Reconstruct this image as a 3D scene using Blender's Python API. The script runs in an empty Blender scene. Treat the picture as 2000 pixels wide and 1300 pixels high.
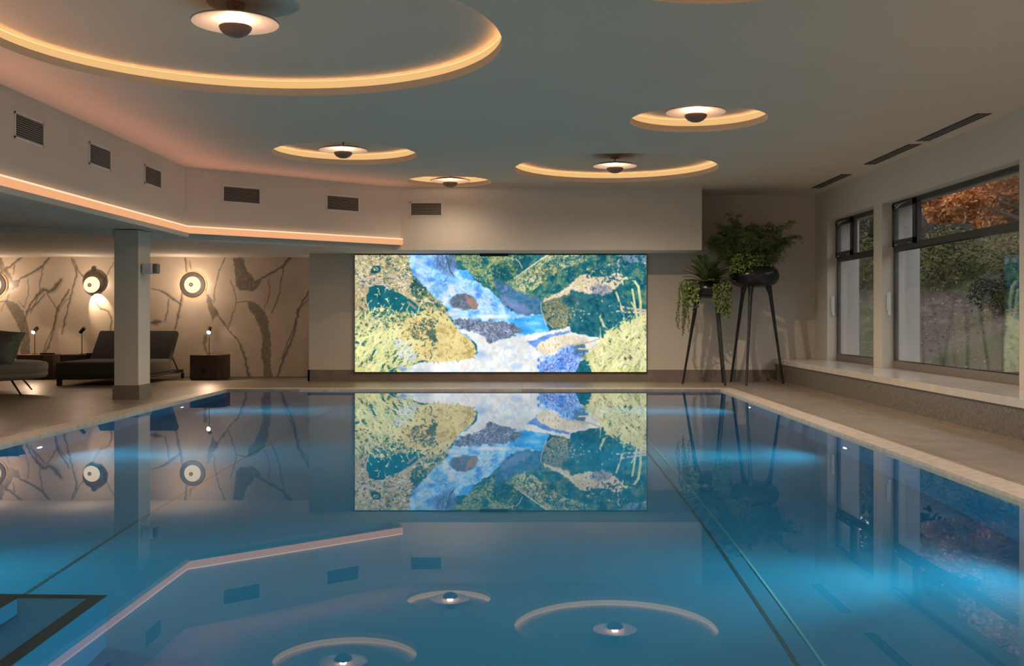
import bpy, bmesh, math, random
import numpy as np
from mathutils import Vector, Matrix
C = bpy.context.scene.collection
SC = bpy.context.scene
PI = math.pi
random.seed(7)
rng = np.random.default_rng(11)

# ------------------------------------------------------------------ camera, world, exposure
CAMZ = 1.285
cd = bpy.data.cameras.new('camera'); cam = bpy.data.objects.new('camera', cd); C.objects.link(cam)
cam.location = (0, 0, CAMZ); cam.rotation_euler = (PI/2, 0, 0)
cd.sensor_width = 36; cd.lens = 36*2025/2000
cd.shift_x = -0.010; cd.shift_y = -0.015
cd.clip_end = 300
SC.camera = cam
SC.view_settings.view_transform = 'Standard'; SC.view_settings.look = 'None'
SC.view_settings.gamma = 1; SC.view_settings.use_curve_mapping = False
SC.view_settings.exposure = 0.17
SC.cycles.use_denoising = True
SC.cycles.caustics_refractive = True; SC.cycles.caustics_reflective = False
SC.cycles.max_bounces = 10; SC.cycles.diffuse_bounces = 5; SC.cycles.glossy_bounces = 5
SC.cycles.transmission_bounces = 6; SC.cycles.transparent_max_bounces = 12
SC.cycles.sample_clamp_indirect = 4.0
W = bpy.data.worlds.new('world'); SC.world = W; W.use_nodes = True
W.node_tree.nodes['Background'].inputs[0].default_value = (.82, .85, 1.0, 1)
W.node_tree.nodes['Background'].inputs[1].default_value = 2.1
WARM = (1.0, .62, .36); PINK = (1.0, .40, .25); AMBER = (1.0, .56, .22)

# ------------------------------------------------------------------ helpers
def s2l(c):
    c = np.asarray(c, float)/255.0
    return np.where(c <= .04045, c/12.92, ((c+.055)/1.055)**2.4)

def mat(name, col, rough=.6, metal=0, var=.08, scale=6, emit=None, es=0, bump=0, spec=None, stretch=None):
    m = bpy.data.materials.new(name); m.use_nodes = True; nt = m.node_tree; b = nt.nodes['Principled BSDF']
    b.inputs['Roughness'].default_value = rough; b.inputs['Metallic'].default_value = metal
    if spec is not None: b.inputs['Specular IOR Level'].default_value = spec
    tc = nt.nodes.new('ShaderNodeTexCoord'); mp = nt.nodes.new('ShaderNodeMapping'); n = nt.nodes.new('ShaderNodeTexNoise')
    n.inputs['Scale'].default_value = scale; n.inputs['Detail'].default_value = 5
    if stretch: mp.inputs['Scale'].default_value = stretch
    nt.links.new(tc.outputs['Object'], mp.inputs[0]); nt.links.new(mp.outputs[0], n.inputs['Vector'])
    r = nt.nodes.new('ShaderNodeValToRGB')
    r.color_ramp.elements[0].position = .3; r.color_ramp.elements[1].position = .7
    r.color_ramp.elements[0].color = tuple(max(0, c*(1-var)) for c in col)+(1,)
    r.color_ramp.elements[1].color = tuple(min(1, c*(1+var)) for c in col)+(1,)
    nt.links.new(n.outputs['Fac'], r.inputs[0]); nt.links.new(r.outputs[0], b.inputs['Base Color'])
    if emit: b.inputs['Emission Color'].default_value = tuple(emit)+(1,); b.inputs['Emission Strength'].default_value = es
    if bump:
        bp = nt.nodes.new('ShaderNodeBump'); bp.inputs['Strength'].default_value = bump
        nt.links.new(n.outputs['Fac'], bp.inputs['Height']); nt.links.new(bp.outputs[0], b.inputs['Normal'])
    return m

def emat(name, col, s):
    m = bpy.data.materials.new(name); m.use_nodes = True; nt = m.node_tree; nt.nodes.clear()
    e = nt.nodes.new('ShaderNodeEmission'); o = nt.nodes.new('ShaderNodeOutputMaterial')
    e.inputs[0].default_value = tuple(col)+(1,); e.inputs[1].default_value = s
    nt.links.new(e.outputs[0], o.inputs[0]); return m

def attr_mat(name, emission=0, rough=.3):
    m = bpy.data.materials.new(name); m.use_nodes = True; nt = m.node_tree
    a = nt.nodes.new('ShaderNodeAttribute'); a.attribute_name = 'pattern'
    b = nt.nodes['Principled BSDF']
    if emission:
        nt.nodes.remove(b); e = nt.nodes.new('ShaderNodeEmission'); e.inputs[1].default_value = emission
        nt.links.new(a.outputs['Color'], e.inputs[0]); nt.links.new(e.outputs[0], nt.nodes['Material Output'].inputs[0])
    else:
        b.inputs['Roughness'].default_value = rough; nt.links.new(a.outputs['Color'], b.inputs['Base Color'])
    return m

def tile_mat(name, c1, c2, mortar, w, h, ms, rough, axes=(0, 1), bump=.15, offset=.5, nscale=2.0):
    m = bpy.data.materials.new(name); m.use_nodes = True; nt = m.node_tree; b = nt.nodes['Principled BSDF']
    b.inputs['Roughness'].default_value = rough
    tc = nt.nodes.new('ShaderNodeTexCoord'); sp = nt.nodes.new('ShaderNodeSeparateXYZ'); cb = nt.nodes.new('ShaderNodeCombineXYZ')
    nt.links.new(tc.outputs['Object'], sp.inputs[0])
    nt.links.new(sp.outputs[axes[0]], cb.inputs[0]); nt.links.new(sp.outputs[axes[1]], cb.inputs[1])
    br = nt.nodes.new('ShaderNodeTexBrick'); nt.links.new(cb.outputs[0], br.inputs['Vector'])
    br.inputs['Scale'].default_value = 1; br.inputs['Brick Width'].default_value = w; br.inputs['Row Height'].default_value = h
    br.inputs['Mortar Size'].default_value = ms; br.offset = offset
    br.inputs['Color1'].default_value = tuple(c1)+(1,); br.inputs['Color2'].default_value = tuple(c2)+(1,); br.inputs['Mortar'].default_value = tuple(mortar)+(1,)
    n = nt.nodes.new('ShaderNodeTexNoise'); n.inputs['Scale'].default_value = nscale; n.inputs['Detail'].default_value = 6
    nt.links.new(tc.outputs['Object'], n.inputs['Vector'])
    mr = nt.nodes.new('ShaderNodeMapRange'); mr.inputs[1].default_value = .3; mr.inputs[2].default_value = .7; mr.inputs[3].default_value = .82; mr.inputs[4].default_value = 1.15
    nt.links.new(n.outputs['Fac'], mr.inputs[0])
    mx = nt.nodes.new('ShaderNodeVectorMath'); mx.operation = 'SCALE'
    nt.links.new(br.outputs['Color'], mx.inputs[0]); nt.links.new(mr.outputs[0], mx.inputs['Scale']); nt.links.new(mx.outputs[0], b.inputs['Base Color'])
    bp = nt.nodes.new('ShaderNodeBump'); bp.inputs['Strength'].default_value = bump; bp.invert = True; bp.inputs['Distance'].default_value = .01
    nt.links.new(br.outputs['Fac'], bp.inputs['Height']); nt.links.new(bp.outputs[0], b.inputs['Normal'])
    return m

def obj(name, bm, m, parent=None, smooth=False):
    me = bpy.data.meshes.new(name)
    bmesh.ops.recalc_face_normals(bm, faces=bm.faces[:])
    bm.to_mesh(me); bm.free()
    if smooth:
        me.polygons.foreach_set('use_smooth', [True]*len(me.polygons))
        try: me.set_sharp_from_angle(angle=math.radians(40))
        except Exception: pass
    if m: me.materials.append(m)
    o = bpy.data.objects.new(name, me); C.objects.link(o)
    if parent: o.parent = parent
    return o
def tag(o, label=None, cat=None, group=None, kind=None):
    if label: o['label'] = label
    if cat: o['category'] = cat
    if group: o['group'] = group
    if kind: o['kind'] = kind
    return o
def thing(name, loc, label, cat, group=None, rz=0, kind=None):
    o = bpy.data.objects.new(name, None); C.objects.link(o); o.empty_display_size = .1
    o.location = loc; o.rotation_euler = (0, 0, rz)
    return tag(o, label, cat, group, kind)
def struct(name, bm, m, smooth=False, label=None):
    o = obj(name, bm, m, None, smooth); return tag(o, label, None, None, 'structure')
def copy_tree(o, parent=None):
    c = o.copy(); C.objects.link(c)
    if parent: c.parent = parent
    for ch in list(o.children):
        if ch.name in bpy.data.objects: copy_tree(ch, c)
    return c
def NB(): return bmesh.new()
def box(bm, x0, x1, y0, y1, z0, z1, r=0, seg=2):
    t = bmesh.new(); bmesh.ops.create_cube(t, size=1)
    for v in t.verts:
        v.co = Vector(((x0+x1)/2+v.co.x*(x1-x0), (y0+y1)/2+v.co.y*(y1-y0), (z0+z1)/2+v.co.z*(z1-z0)))
    if r: bmesh.ops.bevel(t, geom=t.edges[:]+t.verts[:], offset=r, segments=seg, profile=.5, affect='EDGES')
    me = bpy.data.meshes.new('t'); t.to_mesh(me); t.free(); bm.from_mesh(me); bpy.data.meshes.remove(me); return bm
def B(x0, x1, y0, y1, z0, z1, r=0, seg=2): return box(NB(), x0, x1, y0, y1, z0, z1, r, seg)
def prism(bm, pts, z0, z1):
    lo = [bm.verts.new((p[0], p[1], z0)) for p in pts]; hi = [bm.verts.new((p[0], p[1], z1)) for p in pts]
    n = len(pts)
    for i in range(n):
        j = (i+1) % n; bm.faces.new((lo[i], lo[j], hi[j], hi[i]))
    bm.faces.new(lo[::-1]); bm.faces.new(hi); return bm
def lathe(bm, prof, seg=48, close=False, c=(0, 0, 0), axis='Z'):
    rings = []
    for r, z in prof:
        ring = []
        for k in range(seg):
            a = 2*PI*k/seg; p = Vector((r*math.cos(a), r*math.sin(a), z))
            if axis == 'Y': p = Vector((p.x, -p.z, p.y))
            if axis == 'X': p = Vector((p.z, p.x, p.y))
            ring.append(bm.verts.new(p+Vector(c)))
        rings.append(ring)
    m = len(rings)
    for i in range(m if close else m-1):
        a, b = rings[i], rings[(i+1) % m]
        for k in range(seg):
            j = (k+1) % seg; bm.faces.new((a[k], a[j], b[j], b[k]))
    if not close:
        if prof[0][0] > 1e-4: bm.faces.new(rings[0][::-1])
        if prof[-1][0] > 1e-4: bm.faces.new(rings[-1])
    bmesh.ops.remove_doubles(bm, verts=bm.verts[:], dist=1e-5)
    return bm
def tube(bm, pts, rad, seg=8):
    pts = [Vector(p) for p in pts]; n = len(pts)
    rad = rad if isinstance(rad, (list, tuple)) else [rad]*n
    up = Vector((0, 0, 1)); rings = []
    for i, p in enumerate(pts):
        d = (pts[min(i+1, n-1)]-pts[max(i-1, 0)]).normalized()
        s = d.cross(up)
        if s.length < 1e-3: s = d.cross(Vector((1, 0, 0)))
        s.normalize(); u = s.cross(d).normalized()
        rings.append([bm.verts.new(p+(s*math.cos(2*PI*k/seg)+u*math.sin(2*PI*k/seg))*rad[i]) for k in range(seg)])
    for a, b in zip(rings, rings[1:]):
        for k in range(seg):
            j = (k+1) % seg; bm.faces.new((a[k], a[j], b[j], b[k]))
    bm.faces.new(rings[0][::-1]); bm.faces.new(rings[-1]); return bm
def light(kind, loc, power, col, name, parent=None, rot=None, size=.05, spot=None, blend=.4, sy=None, spread=None):
    d = bpy.data.lights.new(name, kind); d.energy = power; d.color = col
    if kind in ('POINT', 'SPOT'): d.shadow_soft_size = size
    if kind == 'SPOT': d.spot_size = spot; d.spot_blend = blend
    if kind == 'AREA':
        d.shape = 'RECTANGLE'; d.size = size; d.size_y = sy or size
        if spread: d.spread = spread
    o = bpy.data.objects.new(name, d); C.objects.link(o); o.location = loc
    if rot is not None:
        o.rotation_euler = rot if not isinstance(rot, Vector) else rot.to_track_quat('-Z', 'Y').to_euler()
    if parent: o.parent = parent
    return o

# ------------------------------------------------------------------ materials
M_plaster = mat('painted_plaster', (.64, .59, .52), .85, var=.02, scale=1.5)
M_ceil = mat('ceiling_paint', (.74, .61, .47), .9, var=.02, scale=1)
M_floor = tile_mat('floor_tile', (.27, .225, .18), (.245, .205, .165), (.11, .09, .075), .65, 1.3, .005, .38, bump=.15, offset=0, nscale=3)
M_coping = tile_mat('coping_stone', (.50, .44, .39), (.475, .42, .37), (.3, .26, .22), 1.2, 4, .004, .45, (1, 0), bump=.08, nscale=9)
M_base = mat('skirting_tile', (.20, .165, .14), .5, var=.15, scale=4)
M_mosaic = tile_mat('grey_mosaic', (.19, .165, .14), (.09, .08, .07), (.13, .115, .10), .028, .028, .003, .35, (1, 2), bump=.3, offset=0, nscale=30)
M_slab = mat('pale_stone_slab', (.55, .50, .44), .16, var=.07, scale=5)
M_liner = mat('pool_liner', (.010, .235, .50), .5, var=.04, scale=1.2)
M_joint = mat('pool_joint', (.01, .09, .14), .5)
M_rail = mat('pool_rail', (.12, .45, .6), .5)
M_dark = mat('dark_slip_strip', (.008, .02, .02), .5)
M_frame = mat('anthracite_frame', (.045, .045, .043), .45, var=.05)
M_framew = mat('window_board_bronze', (.20, .17, .15), .45)
M_rubber = mat('black_gasket', (.01, .01, .01), .6)
M_metal = mat('brushed_steel', (.6, .58, .55), .3, .9)
M_white = mat('white_plastic', (.7, .7, .68), .4)
M_grille = mat('grille_dark', (.012, .011, .01), .6)
M_slat = mat('vent_slat', (.24, .22, .19), .5)
M_black0 = mat('black_lamp_metal', (.02, .02, .02), .5)
M_black = mat('black_metal', (.012, .012, .013), .35)
M_pot = mat('black_glazed_pot', (.018, .02, .022), .25)
M_dishw = mat('dish_white_lacquer', (.85, .70, .62), .5, var=.02)
M_lampw = mat('lamp_walnut', (.26, .14, .095), .45, var=.2, scale=9)
M_wood = mat('dark_walnut', (.10, .045, .03), .45, var=.3, scale=9, stretch=(1, 1, .15))
M_rib = mat('walnut_veneer', (.055, .03, .022), .5, var=.35, scale=16, stretch=(6, 6, .3))
M_fab_d = mat('charcoal_weave', (.028, .026, .023), .95, var=.2, scale=60, bump=.2)
M_fab_b = mat('brown_weave', (.045, .036, .028), .95, var=.15, scale=60, bump=.2)
M_fab_l = mat('grey_boucle', (.24, .215, .185), .95, var=.15, scale=50, bump=.3)
M_cush = mat('sage_cushion', (.24, .23, .19), .95, var=.15, scale=40, bump=.2)
M_leaf = mat('fern_green', (.13, .185, .06), .6, var=.5, scale=8)
M_leaf2 = mat('bright_green_leaf', (.24, .34, .075), .55, var=.35, scale=15)
M_leaf3 = mat('olive_green_leaf', (.16, .22, .065), .55, var=.4, scale=12)
M_stem = mat('green_brown_stem', (.05, .05, .025), .7)
M_soil = mat('potting_soil', (.02, .014, .01), 1)

def window_glass():
    m = bpy.data.materials.new('window_glass'); m.use_nodes = True; nt = m.node_tree; nt.nodes.clear()
    o = nt.nodes.new('ShaderNodeOutputMaterial'); mx = nt.nodes.new('ShaderNodeMixShader'); f = nt.nodes.new('ShaderNodeFresnel')
    t = nt.nodes.new('ShaderNodeBsdfTransparent'); g = nt.nodes.new('ShaderNodeBsdfGlossy')
    f.inputs[0].default_value = 1.75; g.inputs['Roughness'].default_value = 0; t.inputs[0].default_value = (.93, .95, .93, 1)
    nt.nodes.remove(f)
    lw = nt.nodes.new('ShaderNodeLayerWeight'); lw.inputs[0].default_value = .5
    pw = nt.nodes.new('ShaderNodeMath'); pw.operation = 'POWER'; pw.inputs[1].default_value = 4
    ma = nt.nodes.new('ShaderNodeMath'); ma.operation = 'MULTIPLY_ADD'; ma.inputs[1].default_value = .93; ma.inputs[2].default_value = .07
    nt.links.new(lw.outputs['Facing'], pw.inputs[0]); nt.links.new(pw.outputs[0], ma.inputs[0])
    nt.links.new(ma.outputs[0], mx.inputs[0]); nt.links.new(t.outputs[0], mx.inputs[1]); nt.links.new(g.outputs[0], mx.inputs[2])
    nt.links.new(mx.outputs[0], o.inputs[0]); return m
M_glass = window_glass()
def water_mat():
    m = bpy.data.materials.new('pool_water'); m.use_nodes = True; nt = m.node_tree; nt.nodes.clear()
    o = nt.nodes.new('ShaderNodeOutputMaterial'); g = nt.nodes.new('ShaderNodeBsdfGlass'); v = nt.nodes.new('ShaderNodeVolumeAbsorption')
    g.inputs['IOR'].default_value = 1.33; g.inputs['Roughness'].default_value = 0
    v.inputs[0].default_value = (.05, .80, .95, 1); v.inputs[1].default_value = .20
    nt.links.new(g.outputs[0], o.inputs[0]); nt.links.new(v.outputs[0], o.inputs[1]); return m
M_water = water_mat()

# ------------------------------------------------------------------ room shell
CE = 3.767; RX = 5.93; RXO = 6.55; LX = -12.2; Y0 = -3.0; YB = 21.0; YM = 22.24
PX0, PX1, PY0, PY1 = -5.30, 3.55, 1.2, 18.6; WZ = -.027; FZ = -1.4
bm = NB()
for a in ((LX, PX0-.27, Y0, YM), (PX1+.27, RXO, Y0, YM), (PX0-.27, PX1+.27, Y0, PY0-.27), (PX0-.27, PX1+.27, PY1+.35, YM)):
    box(bm, *a, -.25, 0)
struct('floor', bm, M_floor, label='large beige stone floor tiles around the pool')
bm = NB(); e = .004
box(bm, PX0-.27, PX0, PY0-.27, PY1+.35, -.25, e); box(bm, PX1, PX1+.27, PY0-.27, PY1+.35, -.25, e)
box(bm, PX0, PX1, PY1, PY1+.35, -.25, e); box(bm, PX0, PX1, PY0-.27, PY0, -.25, e)
struct('trim_1', bm, M_coping, label='pale stone coping around the pool edge')
bm = NB()
box(bm, PX0-.2, PX1+.2, PY0-.2, PY1+.2, FZ-.2, FZ)
for a in ((PX0-.2, PX0, PY0-.2, PY1+.2), (PX1, PX1+.2, PY0-.2, PY1+.2), (PX0, PX1, PY1, PY1+.2), (PX0, PX1, PY0-.2, PY0)):
    box(bm, *a, FZ, -.25)
struct('trim_2', bm, M_liner, label='blue pool basin walls and bottom')
o = obj('pool_water', B(PX0-.03, PX1+.03, PY0-.03, PY1+.03, FZ-.03, WZ), M_water)
tag(o, 'still clear blue water filling the swimming pool', 'water', kind='stuff')
# floor channels in the pool
for x in (1.40, -3.0):
    t = thing('pool_floor_channel', (x, (PY0+PY1)/2, FZ), 'narrow floor joint running along the pool bottom, %s one' % ('right' if x > 0 else 'left'), 'pool joint', 'pool floor joints')
    L = (PY1-PY0)/2-.1
    obj('slot', B(-.011, .011, -L, L, .0005, .002), M_joint, t)
    if x > 0: obj('edge_rail', B(.125, .14, -L, L, .0005, .003), M_rail, t)
# steps
t = thing('pool_steps', (-3.7, 3.8, FZ), 'submerged blue pool steps with black edge strips at near left', 'steps')
def stp(x1, y1, z, nm):
    obj(nm, B(-1.55, x1+3.7, -1.6-1.0, y1-3.8, 0, z-FZ), M_liner, t)
    b = NB(); zz = z-FZ
    box(b, x1+3.7-.075, x1+3.7+.004, -2.6, y1-3.8+.004, zz+.001, zz+.012); box(b, -1.55, x1+3.7-.075, y1-3.8-.05, y1-3.8+.004, zz+.001, zz+.012)
    obj('edge_strip', b, M_dark, t)
stp(-2.19, 5.46, -.6, 'lower_tread'); stp(-2.49, 5.11, -.3, 'upper_tread')
# walls
bm = NB(); box(bm, -4.32, RXO, YB, YM+.3, -.1, 4.2); struct('wall_back', bm, M_plaster)
bm = NB(); box(bm, LX-.3, LX, Y0, YM+.3, -.1, 4.2); struct('wall_left', bm, M_plaster)
bm = NB(); box(bm, LX-.3, RXO, Y0-.3, Y0, -.1, 4.2); struct('wall_front', bm, M_plaster)
OPEN = [(17.50, 20.16), (12.37, 17.08), (7.0, 11.95), (1.6, 6.55)]
WB, WT = .455, 3.17
bm = NB(); box(bm, RX, RXO, Y0, YB, -.1, WB-.005); box(bm, RX, RXO, Y0, YB, WT, 4.2)
ed = sorted([Y0, YB]+[v for p in OPEN for v in p])
for a, b in zip(ed[::2], ed[1::2]): box(bm, RX, RXO, a, b, WB-.005, WT)
struct('wall_right', bm, M_plaster)
# bulkhead over the lounge and the lit picture
bm = NB(); prism(bm, [(-5.55, Y0), (-5.55, 17.04), (-2.32, 19.85), (3.44, 19.85), (3.44, 21.1), (-4.2, 21.1), (-4.2, YM+.2), (LX-.1, YM+.2), (LX-.1, Y0)], 2.672, 4.0)
struct('wall_bulkhead', bm, M_plaster, label='deep angled white bulkhead with air grilles above the lounge')
bm = NB(); prism(bm, [(LX-.1, 14.6), (-7.9, 15.8), (-6.5, 16.15), (-5.9, 17.05), (-2.5, 19.88), (-2.32, 19.852), (3.438, 19.852), (3.438, 21.1), (-4.2, 21.1), (-4.2, YM+.2), (LX-.1, YM+.2)], 2.578, 2.68)
struct('ceiling_lounge', bm, M_plaster, label='low lounge ceiling with a shallow step')
# column
t = thing('column', (-6.21, 16.515, 0), 'square white column with tiled base between lounge and pool', 'column', kind='structure')
obj('shaft', B(-.19, .19, -.255, .255, 0, 2.66, .004), M_plaster, t)
obj('base_tile', B(-.21, .21, -.275, .275, 0, .225), M_base, t)
# skirting
bm = NB(); box(bm, -4.34, 5.2, YB-.02, YB+.01, 0, .23); box(bm, -4.34, -4.30, YB-.02, YM, 0, .23)
struct('baseboard_back', bm, M_base)
# bench under the windows
t = thing('window_bench', (5.55, 9.0, 0), 'long low mosaic bench with pale stone top under the windows', 'bench', kind='structure')
obj('mosaic_front', B(-.43, .46, -12, 12, 0, .36), M_mosaic, t)
obj('stone_top', B(-.46, .46+.36, -12, 12, .36, .455, .006), M_slab, t)
obj('plinth', B(-.45, -.42, -12, 12, 0, .03), M_base, t)

# ceiling with round openings ------------------------------------------------
REC = [(-2.48, 9.30, 2.32), (-2.69, 15.75, 1.11), (1.56, 17.35, 1.72), (2.21, 13.02, .875), (-1.34, 18.95, .80), (1.45, 7.07, 1.15), (-3.2, 3.4, 1.5), (2.6, 2.6, 1.2)]  # last two openings are out of view, added to brighten the room
cu = bpy.data.curves.new('c', 'CURVE'); cu.dimensions = '2D'; cu.fill_mode = 'BOTH'
def spl(pts):
    s = cu.splines.new('POLY'); s.points.add(len(pts)-1)
    for p, q in zip(s.points, pts): p.co = (q[0], q[1], 0, 1)
    s.use_cyclic_u = True
spl([(-5.7, Y0), (RX+.05, Y0), (RX+.05, YB+.1), (-5.7, YB+.1)])
SEG = 128
for x, y, r in REC: spl([(x+(r-.02)*math.cos(2*PI*k/SEG), y+(r-.02)*math.sin(2*PI*k/SEG)) for k in range(SEG)])
co = bpy.data.objects.new('c', cu); C.objects.link(co); bpy.context.view_layer.update()
me = bpy.data.meshes.new_from_object(co.evaluated_get(bpy.context.evaluated_depsgraph_get())); bpy.data.objects.remove(co)
bm = NB(); bm.from_mesh(me)
for v in bm.verts: v.co.z = CE
struct('ceiling', bm, M_ceil, label='white ceiling with round coffers')
M_band = emat('amber_wall_glow', (.78, .46, .185), 1.0); M_line = emat('amber_edge_glow', (1.0, .58, .25), 1.3); M_tape = emat('amber_led_tape', (1.0, .50, .20), 20)
adj = ['largest round amber ceiling cove at upper left', 'round amber ceiling cove nearest the left bulkhead', 'wide round amber ceiling cove in front of the planters side', 'small amber ceiling cove with the lamp nearest the windows', 'smallest amber ceiling cove above the lit picture', 'amber ceiling cove only just touching the top edge', 'added unseen ceiling cove above the camera, left', 'added unseen ceiling cove above the camera, right']
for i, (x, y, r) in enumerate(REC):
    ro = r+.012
    bm = lathe(NB(), [(r-.02, CE-.001), (r-.02, CE+.08), (r-.015, CE+.08), (r-.015, CE+.07), (ro+.03, CE+.07), (ro+.03, CE+.175), (0, CE+.175)], SEG, c=(x, y, 0))
    bmesh.ops.delete(bm, geom=[f for f in bm.faces if f.calc_center_median().z < CE+.001 and len(f.verts) > 4], context='FACES')
    struct('trim_%d' % (i+3), bm, M_ceil, True)
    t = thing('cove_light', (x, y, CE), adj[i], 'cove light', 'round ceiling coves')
    obj('glow_band', lathe(NB(), [(r, .072), (ro, .072), (ro, .158), (r, .158)], SEG, True), M_band, t, True)  # lit band of the recess wall, its light put in as emission
    obj('led_tape', lathe(NB(), [(r-.012, .0705), (r-.002, .0705), (r-.002, .0775)], SEG, True), M_tape, t)
    obj('edge_glow', lathe(NB(), [(r-.003, .163), (ro, .163), (ro, .170), (r-.003, .170)], SEG, True), M_line, t, True)  # bright line where wall meets recess ceiling, glow put in as emission

# bulkhead light strip
off = .055
def strip_poly(o1, o2):
    d = Vector((3.23, 2.81)).normalized(); n = Vector((d.y, -d.x))
    def corner(o):
        # line1 x=-5.55+o ; line2 through (-5.55,17.04)+n*o
        p = Vector((-5.55, 17.04))+n*o; k = (-5.55+o-p.x)/d.x; return p+d*k
    E2 = Vector((-2.32, 19.85))
    return [(-5.55+o1, Y0+.01), tuple(corner(o1)), tuple(E2+n*o1-d*.0), tuple(E2+n*o2), tuple(corner(o2)), (-5.55+o2, Y0+.01)]
t = thing('bulkhead_light_strip', (0, 0, 0), 'long salmon glowing light strip along the foot of the angled bulkhead', 'light strip')
M_strip = emat('salmon_diffuser', (.80, .375, .185), 1.0); M_striph = emat('salmon_bright_edge', (1.0, .60, .38), 1.25)
obj('glow_band', prism(NB(), strip_poly(-.01, off), 2.675, 2.775), M_strip, t)
obj('bright_edge', prism(NB(), strip_poly(-.01, off+.004), 2.775, 2.795), M_striph, t)
obj('lip', B(-5.57, -5.55+off+.015, Y0, 17.03, 2.605, 2.674), M_plaster, t)
dv = Vector((3.23, 2.81, 0)).normalized(); nn = Vector((dv.y, -dv.x, 0))
def cove(p, q, pw):
    mid = (p+q)/2; L = (q-p).length; d = (q-p).normalized(); n = Vector((d.y, -d.x, 0))
    z = -(Vector((0, 0, 1))+n*.55).normalized(); x = d; y = z.cross(x)
    R = Matrix((x, y, z)).transposed()
    o = light('AREA', mid+n*(off+.0)+Vector((0, 0, 2.81)), pw*L, PINK, 'uplight', t, R.to_euler(), L, sy=.02, spread=math.radians(95))
cove(Vector((-5.55, -2.5, 0)), Vector((-5.55, 16.9, 0)), 1.0)
cove(Vector((-5.50, 17.1, 0)), Vector((-2.38, 19.8, 0)), .9)

# ------------------------------------------------------------------ ceiling lamps
M_bulb = emat('warm_led', (1.0, .72, .52), 40)
def ceiling_lamp(loc, drop, label):
    t = thing('ceiling_lamp', loc, label, 'ceiling lamp', 'dish ceiling lamps')   # origin on the recess ceiling
    obj('canopy', lathe(NB(), [(.0, 0), (.075, 0), (.075, -.045), (0, -.045)], 32), M_lampw, t, True)
    obj('stem', lathe(NB(), [(0, -.04), (.012, -.04), (.012, -drop), (0, -drop)], 12), M_lampw, t, True)
    d = -drop
    dish = obj('dish', lathe(NB(), [(0, d+.035), (.15, d+.03), (.28, d+.015), (.36, d-.008), (.362, d-.014), (.358, d-.016), (.28, d+.005), (.15, d+.02), (0, d+.025)], 64), M_dishw, t, True)
    obj('dish_back', lathe(NB(), [(0, d+.038), (.15, d+.033), (.28, d+.018), (.362, d-.006), (.362, d-.003), (.28, d+.022), (.15, d+.038), (0, d+.043)], 64), M_lampw, dish, True)
    obj('pin', lathe(NB(), [(0, d+.02), (.004, d+.02), (.004, d-.05), (0, d-.05)], 8), M_black, t)
    bowl = obj('bowl', lathe(NB(), [(0, d-.042), (.132, d-.042), (.137, d-.048), (.128, d-.075), (.10, d-.105), (.055, d-.127), (0, d-.133)], 48), M_lampw, t, True)
    obj('led_disc', lathe(NB(), [(0, d-.040), (.06, d-.040), (.06, d-.036), (0, d-.036)], 32), M_bulb, bowl)
    light('POINT', (0, 0, d-.015), 15, WARM, 'bulb', t, size=.05)
    light('SPOT', (0, 0, d-.15), 420, (1.0, .76, .53), 'downlight', t, rot=(0, 0, 0), size=0, spot=math.radians(168), blend=.9)
    return t
RT = CE+.175
L0 = ceiling_lamp((-2.42, 8.75, RT), .16, 'dish ceiling lamp in the largest cove at upper left')
for (x, y, dp, lb) in ((-2.66, 15.4, .13, 'dish ceiling lamp in the cove nearest the left bulkhead'), (1.52, 17.0, .20, 'dish ceiling lamp in the wide cove between picture and planters'),
        (2.10, 12.55, .22, 'dish ceiling lamp in the cove nearest the windows'), (-1.31, 18.85, .20, 'dish ceiling lamp in the smallest cove above the lit picture'),
        (1.55, 6.9, .22, 'dish ceiling lamp in the cove above the top edge'), (-3.2, 3.4, .22, 'added unseen dish lamp above the camera, left'), (2.6, 2.6, .22, 'added unseen dish lamp above the camera, right')):  # last two lamps are unseen, added for more room light
    c = copy_tree(L0); c.location = (x, y, RT); c['label'] = lb
    if y > 15.2 and x < -1:
        for ch in c.children:
            if ch.name.startswith('downlight'): ch.data = ch.data.copy(); ch.data.energy = 65 if y > 18 else 190

for ux, uy, tgt, nm in ((4.75, 7.2, (-1.0, 13.0), 'right deck, farther one'), (4.75, 1.5, (0.0, 6.0), 'right deck, nearer one'), (-5.15-.3+.05, 7.6, (0.5, 14.0), 'left deck edge, farther one'), (-5.4, 1.0, (0.0, 7.0), 'left deck edge, nearer one')):  # uplights outside the frame, added as warm fill for the ceiling
    t = thing('added_uplight', (ux, uy, .004), 'small added fill uplight, out of view, on the '+nm, 'uplight')
    obj('base', lathe(NB(), [(0, 0), (.09, 0), (.09, .02), (0, .025)], 24), M_black0, t, True)
    obj('body', lathe(NB(), [(0, .02), (.06, .02), (.07, .16), (.06, .16), (.05, .10), (0, .10)], 24), M_black0, t, True)
    light('SPOT', (0, 0, .15), 38 if ux > 0 else 105, (1.0, .68, .43), 'upward_beam', t, rot=Vector((tgt[0]-ux, tgt[1]-uy, 7.0)), size=.04, spot=math.radians(125), blend=1)

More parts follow.
